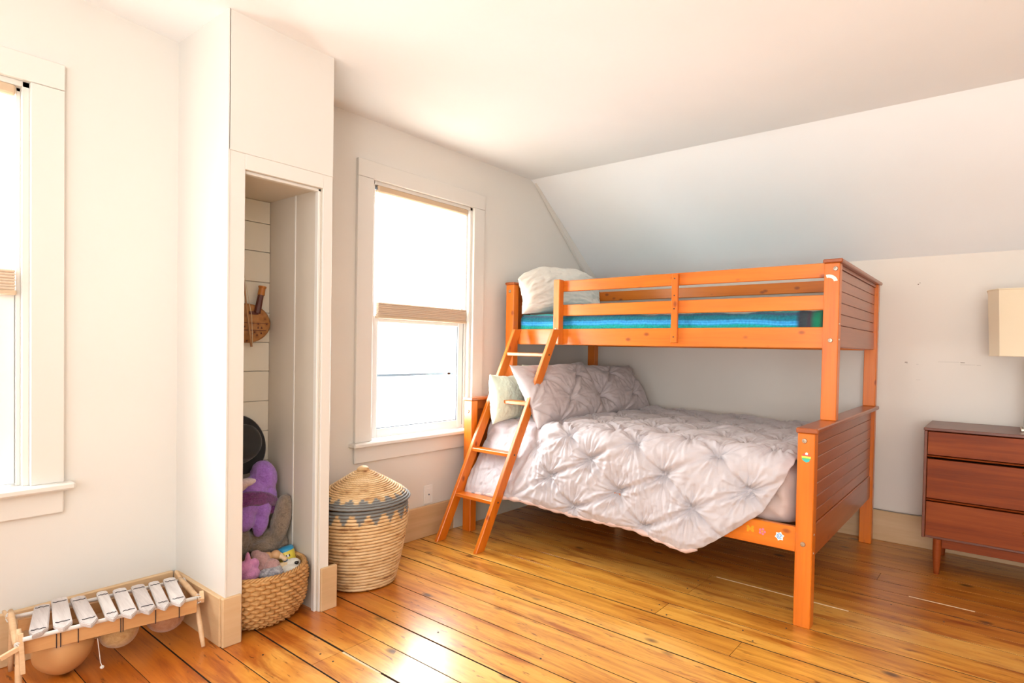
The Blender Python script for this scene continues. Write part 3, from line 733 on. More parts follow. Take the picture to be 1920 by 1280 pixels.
pillow('pillow', (.245, -1.285, .80), (-.06, 1, .0), (-.10, .05, 1), .30, .30, .13, GREEN, 3, label='pale green pillow standing behind the ladder at the head of the lower bed', wr=.007)
pillow('pillow', (.235, -.90, .82), (0, 1, 0), (-.12, 0, 1), .44, .36, .11, GREEN, 8, label='pale green pillow almost hidden behind the mauve pillows, only its top corner showing', wr=.010)
PW = 1
tp1 = Tuck((-.20, .09), (.19, -.16), (.17, .17), 4, 11); tp2 = Tuck((.12, -.05), (.19, .16), (-.17, .17), 4, 21)
PILM = cloth('mauve pillow sham', (.50, .425, .425), .6, .25)
pillow('pillow', (.485, -1.045, .835), (.02, 1, .02), (-.62, .02, 1), .72, .42, .17, PILM, 5, tp1, .008, label='mauve pinch-pleated pillow leaning nearer the ladder on the lower bed')
pillow('pillow', (.50, -.46, .825), (.05, 1, -.02), (-.62, .0, 1), .68, .41, .17, PILM, 15, tp2, .008, label='mauve pinch-pleated pillow leaning nearer the back wall on the lower bed')
pillow('pillow', (.262, -.775, 1.500), (.10, 1, .03), (-.16, .0, 1), .80, .345, .19, WHITEC, 27, wr=.015, sag=.24, label='crumpled off-white pillow propped at the head of the upper bunk')

# ------------------------------------------------------------------ dresser and lamp
dr = thing('dresser', 'low walnut mid-century dresser with tapered legs, cut off by the right edge', 'dresser', (3.15, -.245, 0))
X0, X1, Y0, Y1 = 2.356, 3.944, -.45, -.04
def dp(n, bm, mt, par=dr, **k): return obj(n, bm, mt, par, **k)
bm = B()
box(bm, X0, X0+.014, Y0, Y1, .18, .726, .002); box(bm, X1-.014, X1, Y0, Y1, .18, .726, .002); box(bm, X0+.0141, X1-.0141, Y0+.01, Y1, .18, .192, .001)
box(bm, X0+.0141, X1-.0141, Y1-.01, Y1, .1921, .726); box(bm, X0+.0141, X1-.0141, Y0+.03, Y1-.0101, .3705, .3795); box(bm, X0+.0141, X1-.0141, Y0+.03, Y1-.0101, .5905, .5995)
dp('case', bm, WALNUTD)
dp('top', box(B(), X0-.003, X1+.003, Y0-.003, Y1, .727, .741, .002), WALNUTD)
xm = (X0+X1)/2
for a, b in ((X0+.016, xm-.002), (xm+.002, X1-.016)):
    for za, zb, zl in ((.605, .722, .595), (.384, .583, .3735), (.193, .366, .184)):
        d = dp('drawer', box(B(), a, b, Y0+.002, Y0+.024, za, zb, .0015), WALNUT)
        bm = B(); prism(bm, [(Y0+.004, za-.004), (Y0+.02, za-.004), (Y0+.02, zl), (Y0-.002, zl), (Y0-.004, zl+.003)], 'x', a, b)
        if za > .2: dp('drawer_lip', bm, WALNUT, d)
        else: bm.free()
        for xx in ((a+b)/2+.012,):
            zc_ = (za+zb)/2+.002
            bm = B(); lathe(bm, [(0, .022), (.008, .020), (.0095, .015), (.005, .008), (.004, 0)], (xx, Y0+.002, zc_), 14, Matrix.Rotation(PI/2, 4, 'X')); dp('knob', bm, BRASS, d, smooth=True)
bm = B(); box(bm, X0+.085, X1-.085, Y0+.03, Y0+.048, .132, .179, .002); dp('apron_rail', bm, WALNUT)
bm = B(); box(bm, X0+.085, X1-.085, Y1-.04, Y1-.022, .132, .179, .002); dp('apron_rail', bm, WALNUT)
for x in (X0+.068, X1-.068):
    for y, s in ((Y0+.022, 1), (Y1-.03, 1)):
        bm = B(); lathe(bm, [(0, 0), (.0115, 0), (.0125, .003), (.0185, .09), (.0195, .13), (.019, .179), (0, .179)], (x, y, 0), 20); dp('leg', bm, WALNUT, sharp=40)
lamp = thing('table_lamp', 'table lamp with cream cut-corner shade and glass block column, on the dresser', 'lamp', (2.80, -.235, .741))
SHD = cloth('cream lampshade', (.80, .68, .50), .8, .1, 500, .08)
def shade_ring(hw, hd, c): return [(-hw, -hd+c), (-hw+c*.7, -hd), (hw-c*.7, -hd), (hw, -hd+c), (hw, hd-c), (hw-c*.7, hd), (-hw+c*.7, hd), (-hw, hd-c)]
bm = B(); r0 = shade_ring(.190, .125, .06); r1 = shade_ring(.205, .135, .065)
cx_, cy_ = 2.80, -.235
tp = [bm.verts.new((cx_+p[0]*1.0, cy_+p[1], 1.442)) for p in r1]; bt = [bm.verts.new((cx_+p[0], cy_+p[1], 1.112)) for p in r0]
for i in range(8): bm.faces.new((bt[i], bt[(i+1) % 8], tp[(i+1) % 8], tp[i]))
o = obj('lamp_shade', bm, SHD, lamp); md = o.modifiers.new('s', 'SOLIDIFY'); md.thickness = .003
bm = B()
for z, rg in ((1.438, r1), (1.113, r0)):
    pts = [(cx_+p[0]*1.004, cy_+p[1]*1.004, z) for p in rg]; tube(bm, pts+[pts[0]], .003, 6)
obj('shade_rim', bm, SHD, lamp)
CRY = mat('smoky glass block', (.42, .45, .44), .08, coat=1, coatr=.03, spec=.9)
for k in range(5):
    z = .757+k*.066; bm = B(); box(bm, cx_-.044, cx_+.044, cy_-.044, cy_+.044, z, z+.062, .006); obj('glass_block', bm, CRY, lamp)
    if k < 4: bm = B(); box(bm, cx_-.036, cx_+.036, cy_-.036, cy_+.036, z+.0615, z+.0665); obj('spacer', bm, STEEL, lamp)
obj('base', box(B(), cx_-.055, cx_+.055, cy_-.055, cy_+.055, .7412, .757, .003), STEEL, lamp)
bm = B(); tube(bm, [(cx_, cy_, 1.08), (cx_, cy_, 1.40)], .006); obj('stem', bm, BRASS, lamp)
# lamp cable running along the baseboard
CAB = mat('grey cable', (.25, .23, .2), .5)
bm = B(); tube(bm, [(2.0, -.028, .190), (2.10, -.026, .186), (2.20, -.026, .184), (2.30, -.028, .187), (2.35, -.03, .197), (2.36, -.022, .23)], .003, 6); tag(obj('power_cable', bm, CAB, smooth=True), 'thin grey power cable lying along the top of the back baseboard', 'cable')
# outlet
ot = thing('wall_outlet', 'white outlet plate on the left wall beside the ladder', 'outlet', (.0, -1.686, .241))
OW = mat('outlet plastic', (.84, .83, .80), .3)
obj('cover_plate', box(B(), .0005, .006, -1.718, -1.654, .186, .296, .003), OW, ot)
obj('socket', box(B(), .006, .0085, -1.700, -1.672, .206, .276, .002), OW, ot)
bm = B(); lathe(bm, [(0, .0012), (.0045, .001), (.005, -.001)], (.0095, -1.686, .241), 10, Matrix.Rotation(PI/2, 4, 'Y')); obj('screw', bm, GREY, ot)
# old holes and scuffs in the knee wall
SC = mat('scuff', (.22, .17, .13), .9); SC2 = mat('faint scuff', (.55, .50, .45), .9)
for x, z, w, h, mm in ((2.262, 1.518, .006, .006, SC), (2.270, 1.526, .004, .004, SC), (2.213, 1.066, .014, .004, SC), (2.217, 1.058, .012, .002, SC2), (2.486, 1.071, .020, .003, SC), (2.42, 1.073, .10, .0015, SC2), (2.50, 1.060, .05, .002, SC2), (2.53, 1.060, .03, .0015, SC2), (2.277, .966, .02, .0015, SC2), (2.27, 1.056, .012, .002, SC2), (2.56, 1.058, .02, .002, SC2)):
    bm = B(); box(bm, x-w/2, x+w/2, -.0006, .0005, z-h/2, z+h/2); obj('scuff_mark', bm, mm, wall_back)

# ------------------------------------------------------------------ coiled basket with lid
def vcol(o, f):
    ca = o.data.color_attributes.new('pat', 'FLOAT_COLOR', 'POINT')
    ca.data.foreach_set('color', np.array([(*[f(v.co)]*3, 1.0) for v in o.data.vertices]).ravel())
COIL = mat('coiled straw', (.7, .45, .2), .65)
at = N(COIL, 'ShaderNodeAttribute', attribute_name='pat'); tcn = N(COIL, 'ShaderNodeTexCoord')
mpn = N(COIL, 'ShaderNodeMapping'); mpn.inputs['Scale'].default_value = (14, 14, 55); L(COIL, tcn.outputs['Object'], mpn.inputs[0])
nn = N(COIL, 'ShaderNodeTexNoise', Scale=1.0, Detail=4.0, Roughness=.6); L(COIL, mpn.outputs[0], nn.inputs['Vector'])
rs = ramp(COIL, [(.30, (.30, .13, .045)), (.42, (.62, .38, .17)), (.55, (.74, .50, .26)), (.8, (.80, .60, .36))], nn.outputs[0])
mxn = N(COIL, 'ShaderNodeMix', data_type='RGBA'); L(COIL, at.outputs['Fac'], mxn.inputs[0]); L(COIL, rs.outputs[0], mxn.inputs[6]); mxn.inputs[7].default_value = (.20, .205, .20, 1)
at2 = N(COIL, 'ShaderNodeAttribute', attribute_name='groove_shade')
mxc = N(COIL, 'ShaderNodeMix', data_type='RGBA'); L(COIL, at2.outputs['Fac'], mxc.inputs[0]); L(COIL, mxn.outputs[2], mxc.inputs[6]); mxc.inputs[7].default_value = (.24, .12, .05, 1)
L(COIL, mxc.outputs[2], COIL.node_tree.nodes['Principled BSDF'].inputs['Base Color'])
def groove_shade(o, n, skip, seg=160):
    # shade in the grooves between neighbouring coils, painted dark brown
    ca = o.data.color_attributes.new('groove_shade', 'FLOAT_COLOR', 'POINT'); c = np.zeros((len(o.data.vertices), 4)); c[:, 3] = 1
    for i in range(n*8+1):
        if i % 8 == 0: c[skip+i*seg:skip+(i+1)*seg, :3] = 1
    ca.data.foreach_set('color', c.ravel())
nf = N(COIL, 'ShaderNodeTexNoise', Scale=160.0, Detail=3.0); L(COIL, tcn.outputs['Object'], nf.inputs['Vector']); bump(COIL, nf.outputs[0], .5, .003)
BC = Vector((.285, -2.315, 0))
bk = thing('coiled_basket', 'tall coiled straw basket with a domed lid and grey zigzag rim', 'basket', BC)
def coil_profile(path, n, r, k=8):
    """path: list of (radius,z); returns profile with n bulging coils"""
    pts = np.array(path); d = np.r_[0, np.cumsum(np.hypot(*np.diff(pts, axis=0).T))]; out = []
    for i in range(n*k+1):
        t = i/(n*k)*d[-1]; rr_, zz_ = np.interp(t, d, pts[:, 0]), np.interp(t, d, pts[:, 1])
        t2 = min(t+.002, d[-1]); t1 = t2-.004; tx, tz = np.interp(t2, d, pts[:, 0])-np.interp(t1, d, pts[:, 0]), np.interp(t2, d, pts[:, 1])-np.interp(t1, d, pts[:, 1])
        l = math.hypot(tx, tz) or 1; b = r*abs(math.sin(PI*i/k))**.42
        out.append((max(0, rr_+tz/l*b), zz_-tx/l*b))
    return out
bm = B(); prof = coil_profile([(.143, .005), (.158, .06), (.178, .15), (.193, .24), (.200, .30), (.199, .34), (.194, .374)], 25, .0085)
lathe(bm, [(0, .004)]+prof+[(.184, .372), (.178, .32), (.138, .02), (0, .015)], BC, 160)
for v in bm.verts:
    q = v.co-BC; a = math.atan2(q.y, q.x); v.co += Vector((q.x, q.y, 0)).normalized()*(.004*mn.noise(Vector((a*1.3, q.z*3, 0)))+.0009*math.sin(a*120))+Vector((0, 0, .006*math.sin(a+1)*q.z/.35))
o = obj('basket_body', bm, COIL, bk, sharp=55)
def patb(co):
    q = co-BC; a = (math.atan2(q.y, q.x)/(2*PI))*19; f = abs((a % 1)-.5)*2; k = int((.374-q.z)/.0150)
    return 1.0 if (k < 1 or (k < 4 and f > k/4+.05)) and math.hypot(q.x, q.y) > .183 else 0.0
vcol(o, patb); groove_shade(o, 25, 1)
bm = B(); lp = coil_profile([(.209, .0), (.206, .009), (.184, .030), (.142, .058), (.095, .088), (.048, .116), (.016, .130)], 20, .0080)
lathe(bm, [(0, .02), (.188, .006)]+lp+[(0, .133)], (0, 0, 0), 160)
for v in bm.verts:
    a = math.atan2(v.co.y, v.co.x); v.co.z += .0008*math.sin(a*120); v.co.x += .0015*math.sin(v.co.z*90)
o = obj('basket_lid', bm, COIL, bk, sharp=55)
def patl(q):
    r_ = math.hypot(q.x, q.y); a = (math.atan2(q.y, q.x)/(2*PI))*21; f = abs((a % 1)-.5)*2; k = int((.209-r_)/.0106)
    return 1.0 if (k < 1 or (k < 3 and f > k/3+.05)) and q.z > -.02 else 0.0
vcol(o, patl); groove_shade(o, 20, 161)
o.matrix_parent_inverse = Matrix.Identity(4); o.location = (0.0, .0, .387); o.rotation_euler = (math.radians(1.5), math.radians(1.0), 0)
bm = B(); ell(bm, (0, 0, .139), (.026, .026, .014), sub=3, nz=.004, fr=60); k_ = obj('lid_knob', bm, COIL, o, smooth=True); k_.matrix_parent_inverse = Matrix.Identity(4)
PINK = mat('pink fabric', (.80, .25, .28), .7)
bm = B(); ell(bm, (.440, -2.365, .381), (.012, .022, .007), (0, 0, 60), 2, .003, 60); tag(obj('cloth_scrap', bm, PINK, smooth=True), 'corner of pink cloth poking out under the lid of the tall straw basket', 'cloth')

# ------------------------------------------------------------------ woven basket in the alcove
WV = wood('woven seagrass', (.30, .13, .035), (.52, .27, .09), (.66, .40, .16), 2, 1.5, .6, .05, .3, knots=0, var=.0, bstr=.5)
WB = Vector((.298, -2.800, 0))
wb = thing('woven_basket', 'round woven seagrass basket of toys at the foot of the alcove', 'basket', WB)
bm = B(); rows = 13; pr = []; nseg = 30*8; vr = []
path = [(.105, .004), (.135, .02), (.158, .06), (.170, .11), (.172, .16), (.168, .205)]
pa = np.array(path); dd = np.r_[0, np.cumsum(np.hypot(*np.diff(pa, axis=0).T))]
NR = rows*7
for i in range(NR+1):
    t = i/NR*dd[-1]; r_, z_ = np.interp(t, dd, pa[:, 0]), np.interp(t, dd, pa[:, 1]); row = int(i/7); ph = (i % 7)/7; ring_ = []
    for k in range(nseg):
        a = 2*PI*k/nseg; s = (k/8.0+.5*(row % 2)) % 1.0
        b = .0140*math.sin(PI*ph)**.5*(.15+.85*math.sin(PI*s)**.7)
        rr_ = r_+b+.004*mn.noise(Vector((a*2, z_*20, 1)))
        ring_.append(bm.verts.new((WB.x+rr_*math.cos(a), WB.y+rr_*math.sin(a), z_+.0025*math.sin(2*PI*s)+.001*mn.noise(Vector((a*9, z_*50, 4))))))
    vr.append(ring_)
for r0_, r1_ in zip(vr, vr[1:]):
    for k in range(nseg): bm.faces.new((r0_[k], r0_[(k+1) % nseg], r1_[(k+1) % nseg], r1_[k]))
bm.faces.new(vr[0][::-1])
inner = []
for r_, z_ in ((.160, .205), (.158, .15), (.14, .06), (.10, .025)): inner.append([bm.verts.new((WB.x+r_*math.cos(2*PI*k/nseg), WB.y+r_*math.sin(2*PI*k/nseg), z_)) for k in range(nseg)])
for r0_, r1_ in zip([vr[-1]]+inner, inner):
    for k in range(nseg): bm.faces.new((r0_[k], r1_[k], r1_[(k+1) % nseg], r0_[(k+1) % nseg]))
bm.faces.new(inner[-1])
obj('basket_body', bm, WV, wb, sharp=60)
bm = B()      # braided rim
for s in range(3):
    n = 160; pts = [(WB.x+(.166+.006*math.cos(a*22+s*2.09))*math.cos(a), WB.y+(.166+.006*math.cos(a*22+s*2.09))*math.sin(a), .209+.005*math.sin(a*22+s*2.09)) for a in np.linspace(0, 2*PI, n)]
    tube(bm, pts, .0045, 6, False)
obj('braided_rim', bm, WV, wb, smooth=True)

# ------------------------------------------------------------------ soft toys
def fur(name, c1, c2, sc=60, rough=.95, bs=.8):
    m = mat(name, c1, rough, sheen=.4); tc = N(m, 'ShaderNodeTexCoord')
    n = N(m, 'ShaderNodeTexNoise', Scale=sc, Detail=5.0, Roughness=.75, Distortion=1.0); L(m, tc.outputs['Object'], n.inputs['Vector'])
    r = ramp(m, [(.35, c2), (.62, c1)], n.outputs[0]); L(m, r.outputs[0], m.node_tree.nodes['Principled BSDF'].inputs['Base Color']); bump(m, n.outputs[0], bs, .006); return m
BRN = fur('grey brown plush', (.33, .245, .175), (.16, .11, .075), 90)
PUR = fur('violet knit', (.42, .20, .68), (.26, .10, .46), 70)
SCF = fur('dark purple wool', (.20, .035, .20), (.09, .012, .10), 80)
PKP = fur('bright pink plush', (.72, .30, .52), (.55, .18, .40), 50)
PKT = fur('dusty pink plush', (.62, .36, .33), (.45, .23, .21), 90)
WHT = fur('white plush', (.80, .76, .68), (.68, .62, .52), 120, bs=.4)
GRF = fur('grey white fur', (.55, .53, .55), (.14, .12, .15), 60)
PAL = fur('pale pink plush', (.72, .58, .58), (.58, .44, .46), 80)
def plush(name, parts, mt, label, cat, vox=.006, disp=.003):
    """one body made from overlapping soft volumes, fused by a voxel remesh"""
    bm = B()
    for p in parts: ell(bm, p[0], p[1], p[2] if len(p) > 2 else (0, 0, 0), 3)
    o = obj(name, bm, mt, smooth=True); md = o.modifiers.new('r', 'REMESH'); md.mode = 'VOXEL'; md.voxel_size = vox; md.use_smooth_shade = True
    md = o.modifiers.new('sm', 'SMOOTH'); md.iterations = 4; md.factor = .6
    tx = bpy.data.textures.new(name, 'CLOUDS'); tx.noise_scale = .012; tx.noise_depth = 2
    md = o.modifiers.new('d', 'DISPLACE'); md.texture = tx; md.strength = disp*2; md.texture_coords = 'LOCAL'
    return tag(o, label, cat)
plush('plush_animal', [((.21, -2.668, .345), (.045, .036, .105), (-14, 0, 0)), ((.215, -2.660, .400), (.040, .030, .060), (-10, 0, 0)), ((.17, -2.70, .255), (.06, .045, .055)), ((.20, -2.735, .245), (.035, .055, .032), (-8, 0, 0)),
       ((.15, -2.82, .28), (.055, .055, .085)), ((.13, -2.75, .26), (.06, .08, .06)), ((.18, -2.655, .245), (.04, .03, .04))],
      BRN, 'grey-brown plush animal slumped behind the basket toys, one paw raised', 'plush toy')
mon = plush('plush_monster', [((.145, -2.71, .53), (.055, .052, .075), (10, 0, 0)), ((.15, -2.765, .47), (.06, .075, .07)), ((.17, -2.80, .42), (.05, .055, .06)), ((.19, -2.81, .375), (.035, .040, .05)), ((.19, -2.735, .405), (.03, .033, .05)), ((.195, -2.745, .345), (.026, .028, .055), (-18, 0, 0)), ((.15, -2.705, .45), (.05, .045, .06))],
      PUR, 'violet knitted stuffed creature wearing a dark purple scarf', 'plush toy')
bm = B()
for k in range(5):
    pts = [(.205+.004*k, -2.86, .485-.011*k), (.215, -2.80, .487-.010*k), (.208, -2.755, .478-.010*k), (.20, -2.715, .462-.008*k), (.185, -2.685+.002*k, .440-.006*k), (.178, -2.668-.006*k, .415-.006*k), (.185, -2.675-.01*k, .375+.002*k)]
    tube(bm, pts, [.009, .010, .010, .011, .011, .012, .010], 8)
for v in bm.verts: v.co += Vector((1, 1, 1))*.004*mn.noise(v.co*70)
obj('scarf', bm, SCF, mon, smooth=True, label='shaggy dark purple scarf')
plush('toy_paw', [((.245, -2.835, .542), (.022, .045, .017), (4, 0, 0)), ((.235, -2.85, .530), (.025, .03, .022))], PAL, 'pale pink plush paw lying across the violet creature under the black hat', 'plush toy', .004, .0015)
# hat
HAT = cloth('black felt', (.012, .012, .014), .75, .3, 200, .3)
ht = thing('wide_brim_hat', 'black wide-brimmed hat propped on edge above the violet toy', 'hat', (.06, -2.775, .665))
Mh = Matrix.Rotation(math.radians(72), 4, 'Y') @ Matrix.Rotation(0, 4, 'Z')
def hatpart(prof, sx=1, sy=1):
    bm = B(); lathe(bm, prof, (0, 0, 0), 64)
    for v in bm.verts:
        r_ = math.hypot(v.co.x, v.co.y); a = math.atan2(v.co.y, v.co.x)
        v.co.x *= sx; v.co.y *= sy
        if r_ > .085: v.co.z += (r_-.085)*.22*math.cos(2*a)
        v.co = Mh @ v.co + Vector((.055, -2.775, .665))
    return bm
obj('brim', hatpart([(.07, .002), (.10, .0), (.118, .003), (.1225, .006), (.118, .0075), (.10, .004), (.07, .006)], 1.05, .95), HAT, ht, smooth=True)
obj('crown', hatpart([(.078, .003), (.077, .03), (.072, .07), (.066, .092), (.05, .100), (.03, .094), (0, .088)], 1.05, .86), HAT, ht, sharp=50)
obj('hat_band', hatpart([(.079, .004), (.0795, .006), (.0785, .028), (.077, .03)], 1.01, .83), mat('satin band', (.02, .02, .022), .35), ht, smooth=True)
plush('plush_rabbit', [((.335, -2.875, .225), (.03, .035, .032)), ((.335, -2.862, .262), (.012, .010, .028), (0, 0, 0)), ((.34, -2.838, .240), (.014, .018, .022), (25, 0, 0)), ((.335, -2.86, .20), (.035, .045, .03))], PKP, 'bright pink plush toy with rounded ears at the left of the woven basket', 'plush toy', .004, .001)
plush('plush_bear', [((.29, -2.79, .225), (.032, .036, .034)), ((.33, -2.765, .200), (.030, .032, .036)), ((.27, -2.80, .25), (.02, .02, .016)), ((.29, -2.80, .19), (.035, .05, .03))], PKT, 'dusty pink plush toy in the middle of the woven basket', 'plush toy', .004, .0015)
dog = plush('plush_dog', [((.350, -2.710, .170), (.032, .055, .030), (10, 0, -35)), ((.335, -2.680, .192), (.026, .032, .024)), ((.30, -2.75, .13), (.05, .05, .03))], WHT, 'white plush head with a black nose at the front of the woven basket', 'plush toy', .004, .0006)
bm = B(); ell(bm, (.364, -2.680, .204), (.008, .009, .007), sub=2); obj('nose', bm, mat('black plastic', (.012, .01, .01), .2), dog, smooth=True)
plush('fur_toy', [((.365, -2.785, .190), (.030, .048, .022), (0, 0, -30)), ((.34, -2.76, .192), (.03, .03, .022))], GRF, 'grey and white furry toy between the pink and the white plush', 'plush toy', .004, .003)
TANW = mat('pale turned wood', (.66, .38, .18), .4, coat=.2); BEI = mat('natural wood', (.80, .62, .38), .5)
fg = thing('wooden_figure', 'turned wooden toy figure with round head lying in the basket', 'toy', (.275, -2.745, .225))
def ax_lathe(prof, p0, p1, seg=24):
    p0, p1 = Vector(p0), Vector(p1); q = (p1-p0).to_track_quat('Z', 'Y').to_matrix().to_4x4(); bm = B(); lathe(bm, prof, p0, seg, q); return bm
p0, p1 = Vector((.27, -2.772, .226)), Vector((.295, -2.70, .232)); Ld = (p1-p0).length
obj('body', ax_lathe([(0, -.004), (.018, -.002), (.020, .01), (.019, .028), (.012, .032), (0, .032)], p0, p1), TANW, fg, smooth=True)
bm = B(); ell(bm, p0.lerp(p1, .62), (.021, .021, .021)); obj('head', bm, TANW, fg, smooth=True)
obj('hat', ax_lathe([(0, 0), (.013, .001), (.014, .012), (.009, .022), (.011, .034), (.006, .042), (0, .043)], p0.lerp(p1, .72), p1+Vector((.01, 0, -.02))), mat('peach wood', (.82, .58, .36), .45), fg, smooth=True)
bm = B(); prism(bm, [(-2.742, .185), (-2.712, .180), (-2.690, .188), (-2.686, .196), (-2.705, .206), (-2.735, .210), (-2.744, .200)], 'x', .325, .345, .004); tag(obj('wooden_block', bm, BEI), 'pale wooden block below the turned wooden figure', 'toy')
cu = thing('toy_cup', 'yellow toy cup with blue lid and spot and black stripes, tipped in the basket', 'toy', (.265, -2.672, .175))
YEL = mat('yellow plastic', (.72, .58, .06), .3); BLP = mat('blue plastic', (.03, .30, .55), .3); BLK = mat('black print', (.015, .015, .015), .4); WPR = mat('white print', (.85, .85, .82), .4)
# a slanting cup whose round side faces the room
c0, c1 = Vector((.285, -2.668, .168)), Vector((.262, -2.676, .242))
obj('cup', ax_lathe([(0, 0), (.027, 0), (.031, .004), (.0335, .06), (.032, .064), (0, .062)], c0, c1, 40), YEL, cu, sharp=40)
obj('lid', ax_lathe([(0, .0), (.033, .0), (.033, .010), (.026, .016), (0, .017)], c0.lerp(c1, .84), c1+Vector((-.012, -.01, .05)), 40), BLP, cu, sharp=40)
axd = (c1-c0).normalized(); fwd = Vector((.75, -.60, .22)); fwd = (fwd-axd*fwd.dot(axd)).normalized(); sd = axd.cross(fwd)
def decal(pts, mt, name, rad=.0318, lay=0):
    bm = B(); vs = []
    for u, v in pts:
        a = u/rad; r_ = rad+.0025*v/.06+.0012+lay*.0004; vs.append(bm.verts.new(c0+axd*v+fwd*(r_*math.cos(a))+sd*(r_*math.sin(a))))
    bm.faces.new(vs); obj(name, bm, mt, cu)
decal(ring(.0135, 20, 0, .022), WPR, 'spot_ring'); decal(ring(.011, 20, 0, .022), BLP, 'blue_spot', lay=1)
for k in range(4):
    decal([(-.018+.0105*k, .040), (-.014+.0105*k, .040), (-.014+.0105*k, .050), (-.018+.0105*k, .050)], BLK, 'stripe'); 
    if k < 3: decal([(-.0138+.0105*k, .040), (-.0082+.0105*k, .040), (-.0082+.0105*k, .050), (-.0138+.0105*k, .050)], WPR, 'stripe')

# ------------------------------------------------------------------ instrument hanging in the alcove
GRD = mat('carved gourd', (.50, .20, .055), .45, coat=.15)
tcg = N(GRD, 'ShaderNodeTexCoord'); w1 = N(GRD, 'ShaderNodeTexVoronoi', Scale=42.0); L(GRD, tcg.outputs['Object'], w1.inputs['Vector'])
ng = N(GRD, 'ShaderNodeTexNoise', Scale=30.0, Detail=4.0); L(GRD, tcg.outputs['Object'], ng.inputs['Vector'])
rg_ = ramp(GRD, [(.0, (.07, .022, .010)), (.12, (.10, .03, .012)), (.2, (.46, .17, .045)), (.6, (.60, .27, .08))], w1.outputs['Distance'])
mg = N(GRD, 'ShaderNodeMix', data_type='RGBA', blend_type='MULTIPLY'); mg.inputs[0].default_value = .6; L(GRD, rg_.outputs[0], mg.inputs[6]); L(GRD, ng.outputs[0], mg.inputs[7]); L(GRD, mg.outputs[2], GRD.node_tree.nodes['Principled BSDF'].inputs['Base Color'])
ins = thing('string_instrument', 'small carved gourd fiddle hanging on the alcove boards', 'instrument', (.02, -2.74, 1.19))
bm = B(); lathe(bm, [(0, .036), (.05, .036), (.088, .031), (.098, .026), (.100, .018), (.096, .008), (.07, .0), (0, 0)], (0, 0, 0), 48, Matrix.Rotation(PI/2, 4, 'Y') @ Matrix.Diagonal((.86, 1.02, 1, 1)))
bm.transform(Matrix.Translation((.016, -2.737, 1.190))); obj('sound_bowl', bm, GRD, ins, sharp=50)
BRW = mat('dark carved wood', (.10, .022, .014), .4); ORW = mat('neck cap wood', (.50, .18, .03), .4)
obj('neck', ax_lathe([(0, 0), (.014, 0), (.012, .105), (0, .105)], (.052, -2.700, 1.235), (.050, -2.677, 1.352), 8), BRW, ins, sharp=30)
obj('neck_cap', ax_lathe([(0, 0), (.0145, 0), (.0135, .030), (.0165, .034), (.0165, .040), (0, .040)], (.0505, -2.683, 1.315), (.050, -2.677, 1.352), 12), ORW, ins, sharp=30)
obj('patch', box(B(), .0525, .054, -2.735, -2.695, 1.228, 1.242, .0005), BRW, ins)
obj('engraved_line', box(B(), .0525, .0534, -2.76, -2.66, 1.158, 1.161), BRW, ins); obj('engraved_line', box(B(), .0525, .0534, -2.76, -2.65, 1.190, 1.192), BRW, ins)
for k, (yy0, zz0) in enumerate(((-2.70, 1.140), (-2.682, 1.148), (-2.720, 1.146), (-2.695, 1.172), (-2.68, 1.172), (-2.725, 1.128))):
    bm = B(); prism(bm, [(yy0-.004, zz0-.004), (yy0+.004, zz0-.004), (yy0, zz0+.006)], 'x', .0522, .0534); obj('engraved_mark', bm, BRW, ins)
bow = thing('bow', 'slim wooden bow hanging in front of the gourd fiddle', 'bow', (.065, -2.74, 1.10))
bm = B(); tube(bm, [(.060, -2.765, 1.42), (.066, -2.760, 1.34), (.070, -2.752, 1.24), (.071, -2.740, 1.15), (.070, -2.731, 1.088)], [.002, .003, .0035, .0045, .005], 8); obj('stick', bm, mat('bow wood', (.42, .22, .10), .4), bow, smooth=True)
bm = B(); tube(bm, [(.063, -2.763, 1.41), (.078, -2.735, 1.22), (.076, -2.729, 1.10)], .0012, 5); obj('bow_hair', bm, mat('bow hair', (.72, .60, .42), .6), bow)

# ------------------------------------------------------------------ balafon (small gourd xylophone)
bf = thing('gourd_xylophone', 'small wooden xylophone with grey keys and gourd resonators below the left window', 'xylophone', (.22, -3.27, 0))
RAW = wood('pale raw stick wood', (.55, .33, .17), (.70, .45, .25), (.80, .58, .36), 1, 1.2, .55, .05, .3, knots=0, var=.1)
BRD = wood('xylophone side board', (.55, .27, .10), (.66, .36, .15), (.74, .44, .20), 1, .9, .45, .1, .3, knots=0, var=.1)
KEY = wood('weathered grey key', (.36, .30, .29), (.60, .54, .52), (.78, .74, .72), 0, 1.6, .6, .0, .3, knots=0, var=.25, bstr=.5)
CRD = mat('dark cord', (.035, .025, .03), .8); WCD = mat('white cord', (.75, .72, .68), .8)
def orient_box(bm, p0, p1, w, h, up=(0, 0, 1), bev=.001):
    p0, p1 = Vector(p0), Vector(p1); d = (p1-p0); l = d.length; d.normalize(); s = d.cross(Vector(up)).normalized(); u = s.cross(d)
    Mo = Matrix((( d.x, s.x, u.x, p0.x), (d.y, s.y, u.y, p0.y), (d.z, s.z, u.z, p0.z), (0, 0, 0, 1)))
    box(bm, 0, l, -w/2, w/2, -h/2, h/2, bev, Mo); return bm
yA, yB = -3.505, -3.040
obj('side_board', orient_box(B(), (.305, yA, .158), (.335, yB, .148), .012, .046), BRD, bf)
obj('side_board', orient_box(B(), (.115, yA+.01, .158), (.120, yB, .148), .010, .040), BRD, bf)
def wobble(p0, p1, r, n=7, amp=.003, seed=0):
    return [tuple(Vector(p0).lerp(Vector(p1), k/(n-1))+Vector((mn.noise(Vector((k, seed, 0))), mn.noise(Vector((k, seed, 5))), mn.noise(Vector((k, seed, 9)))))*amp) for k in range(n)]
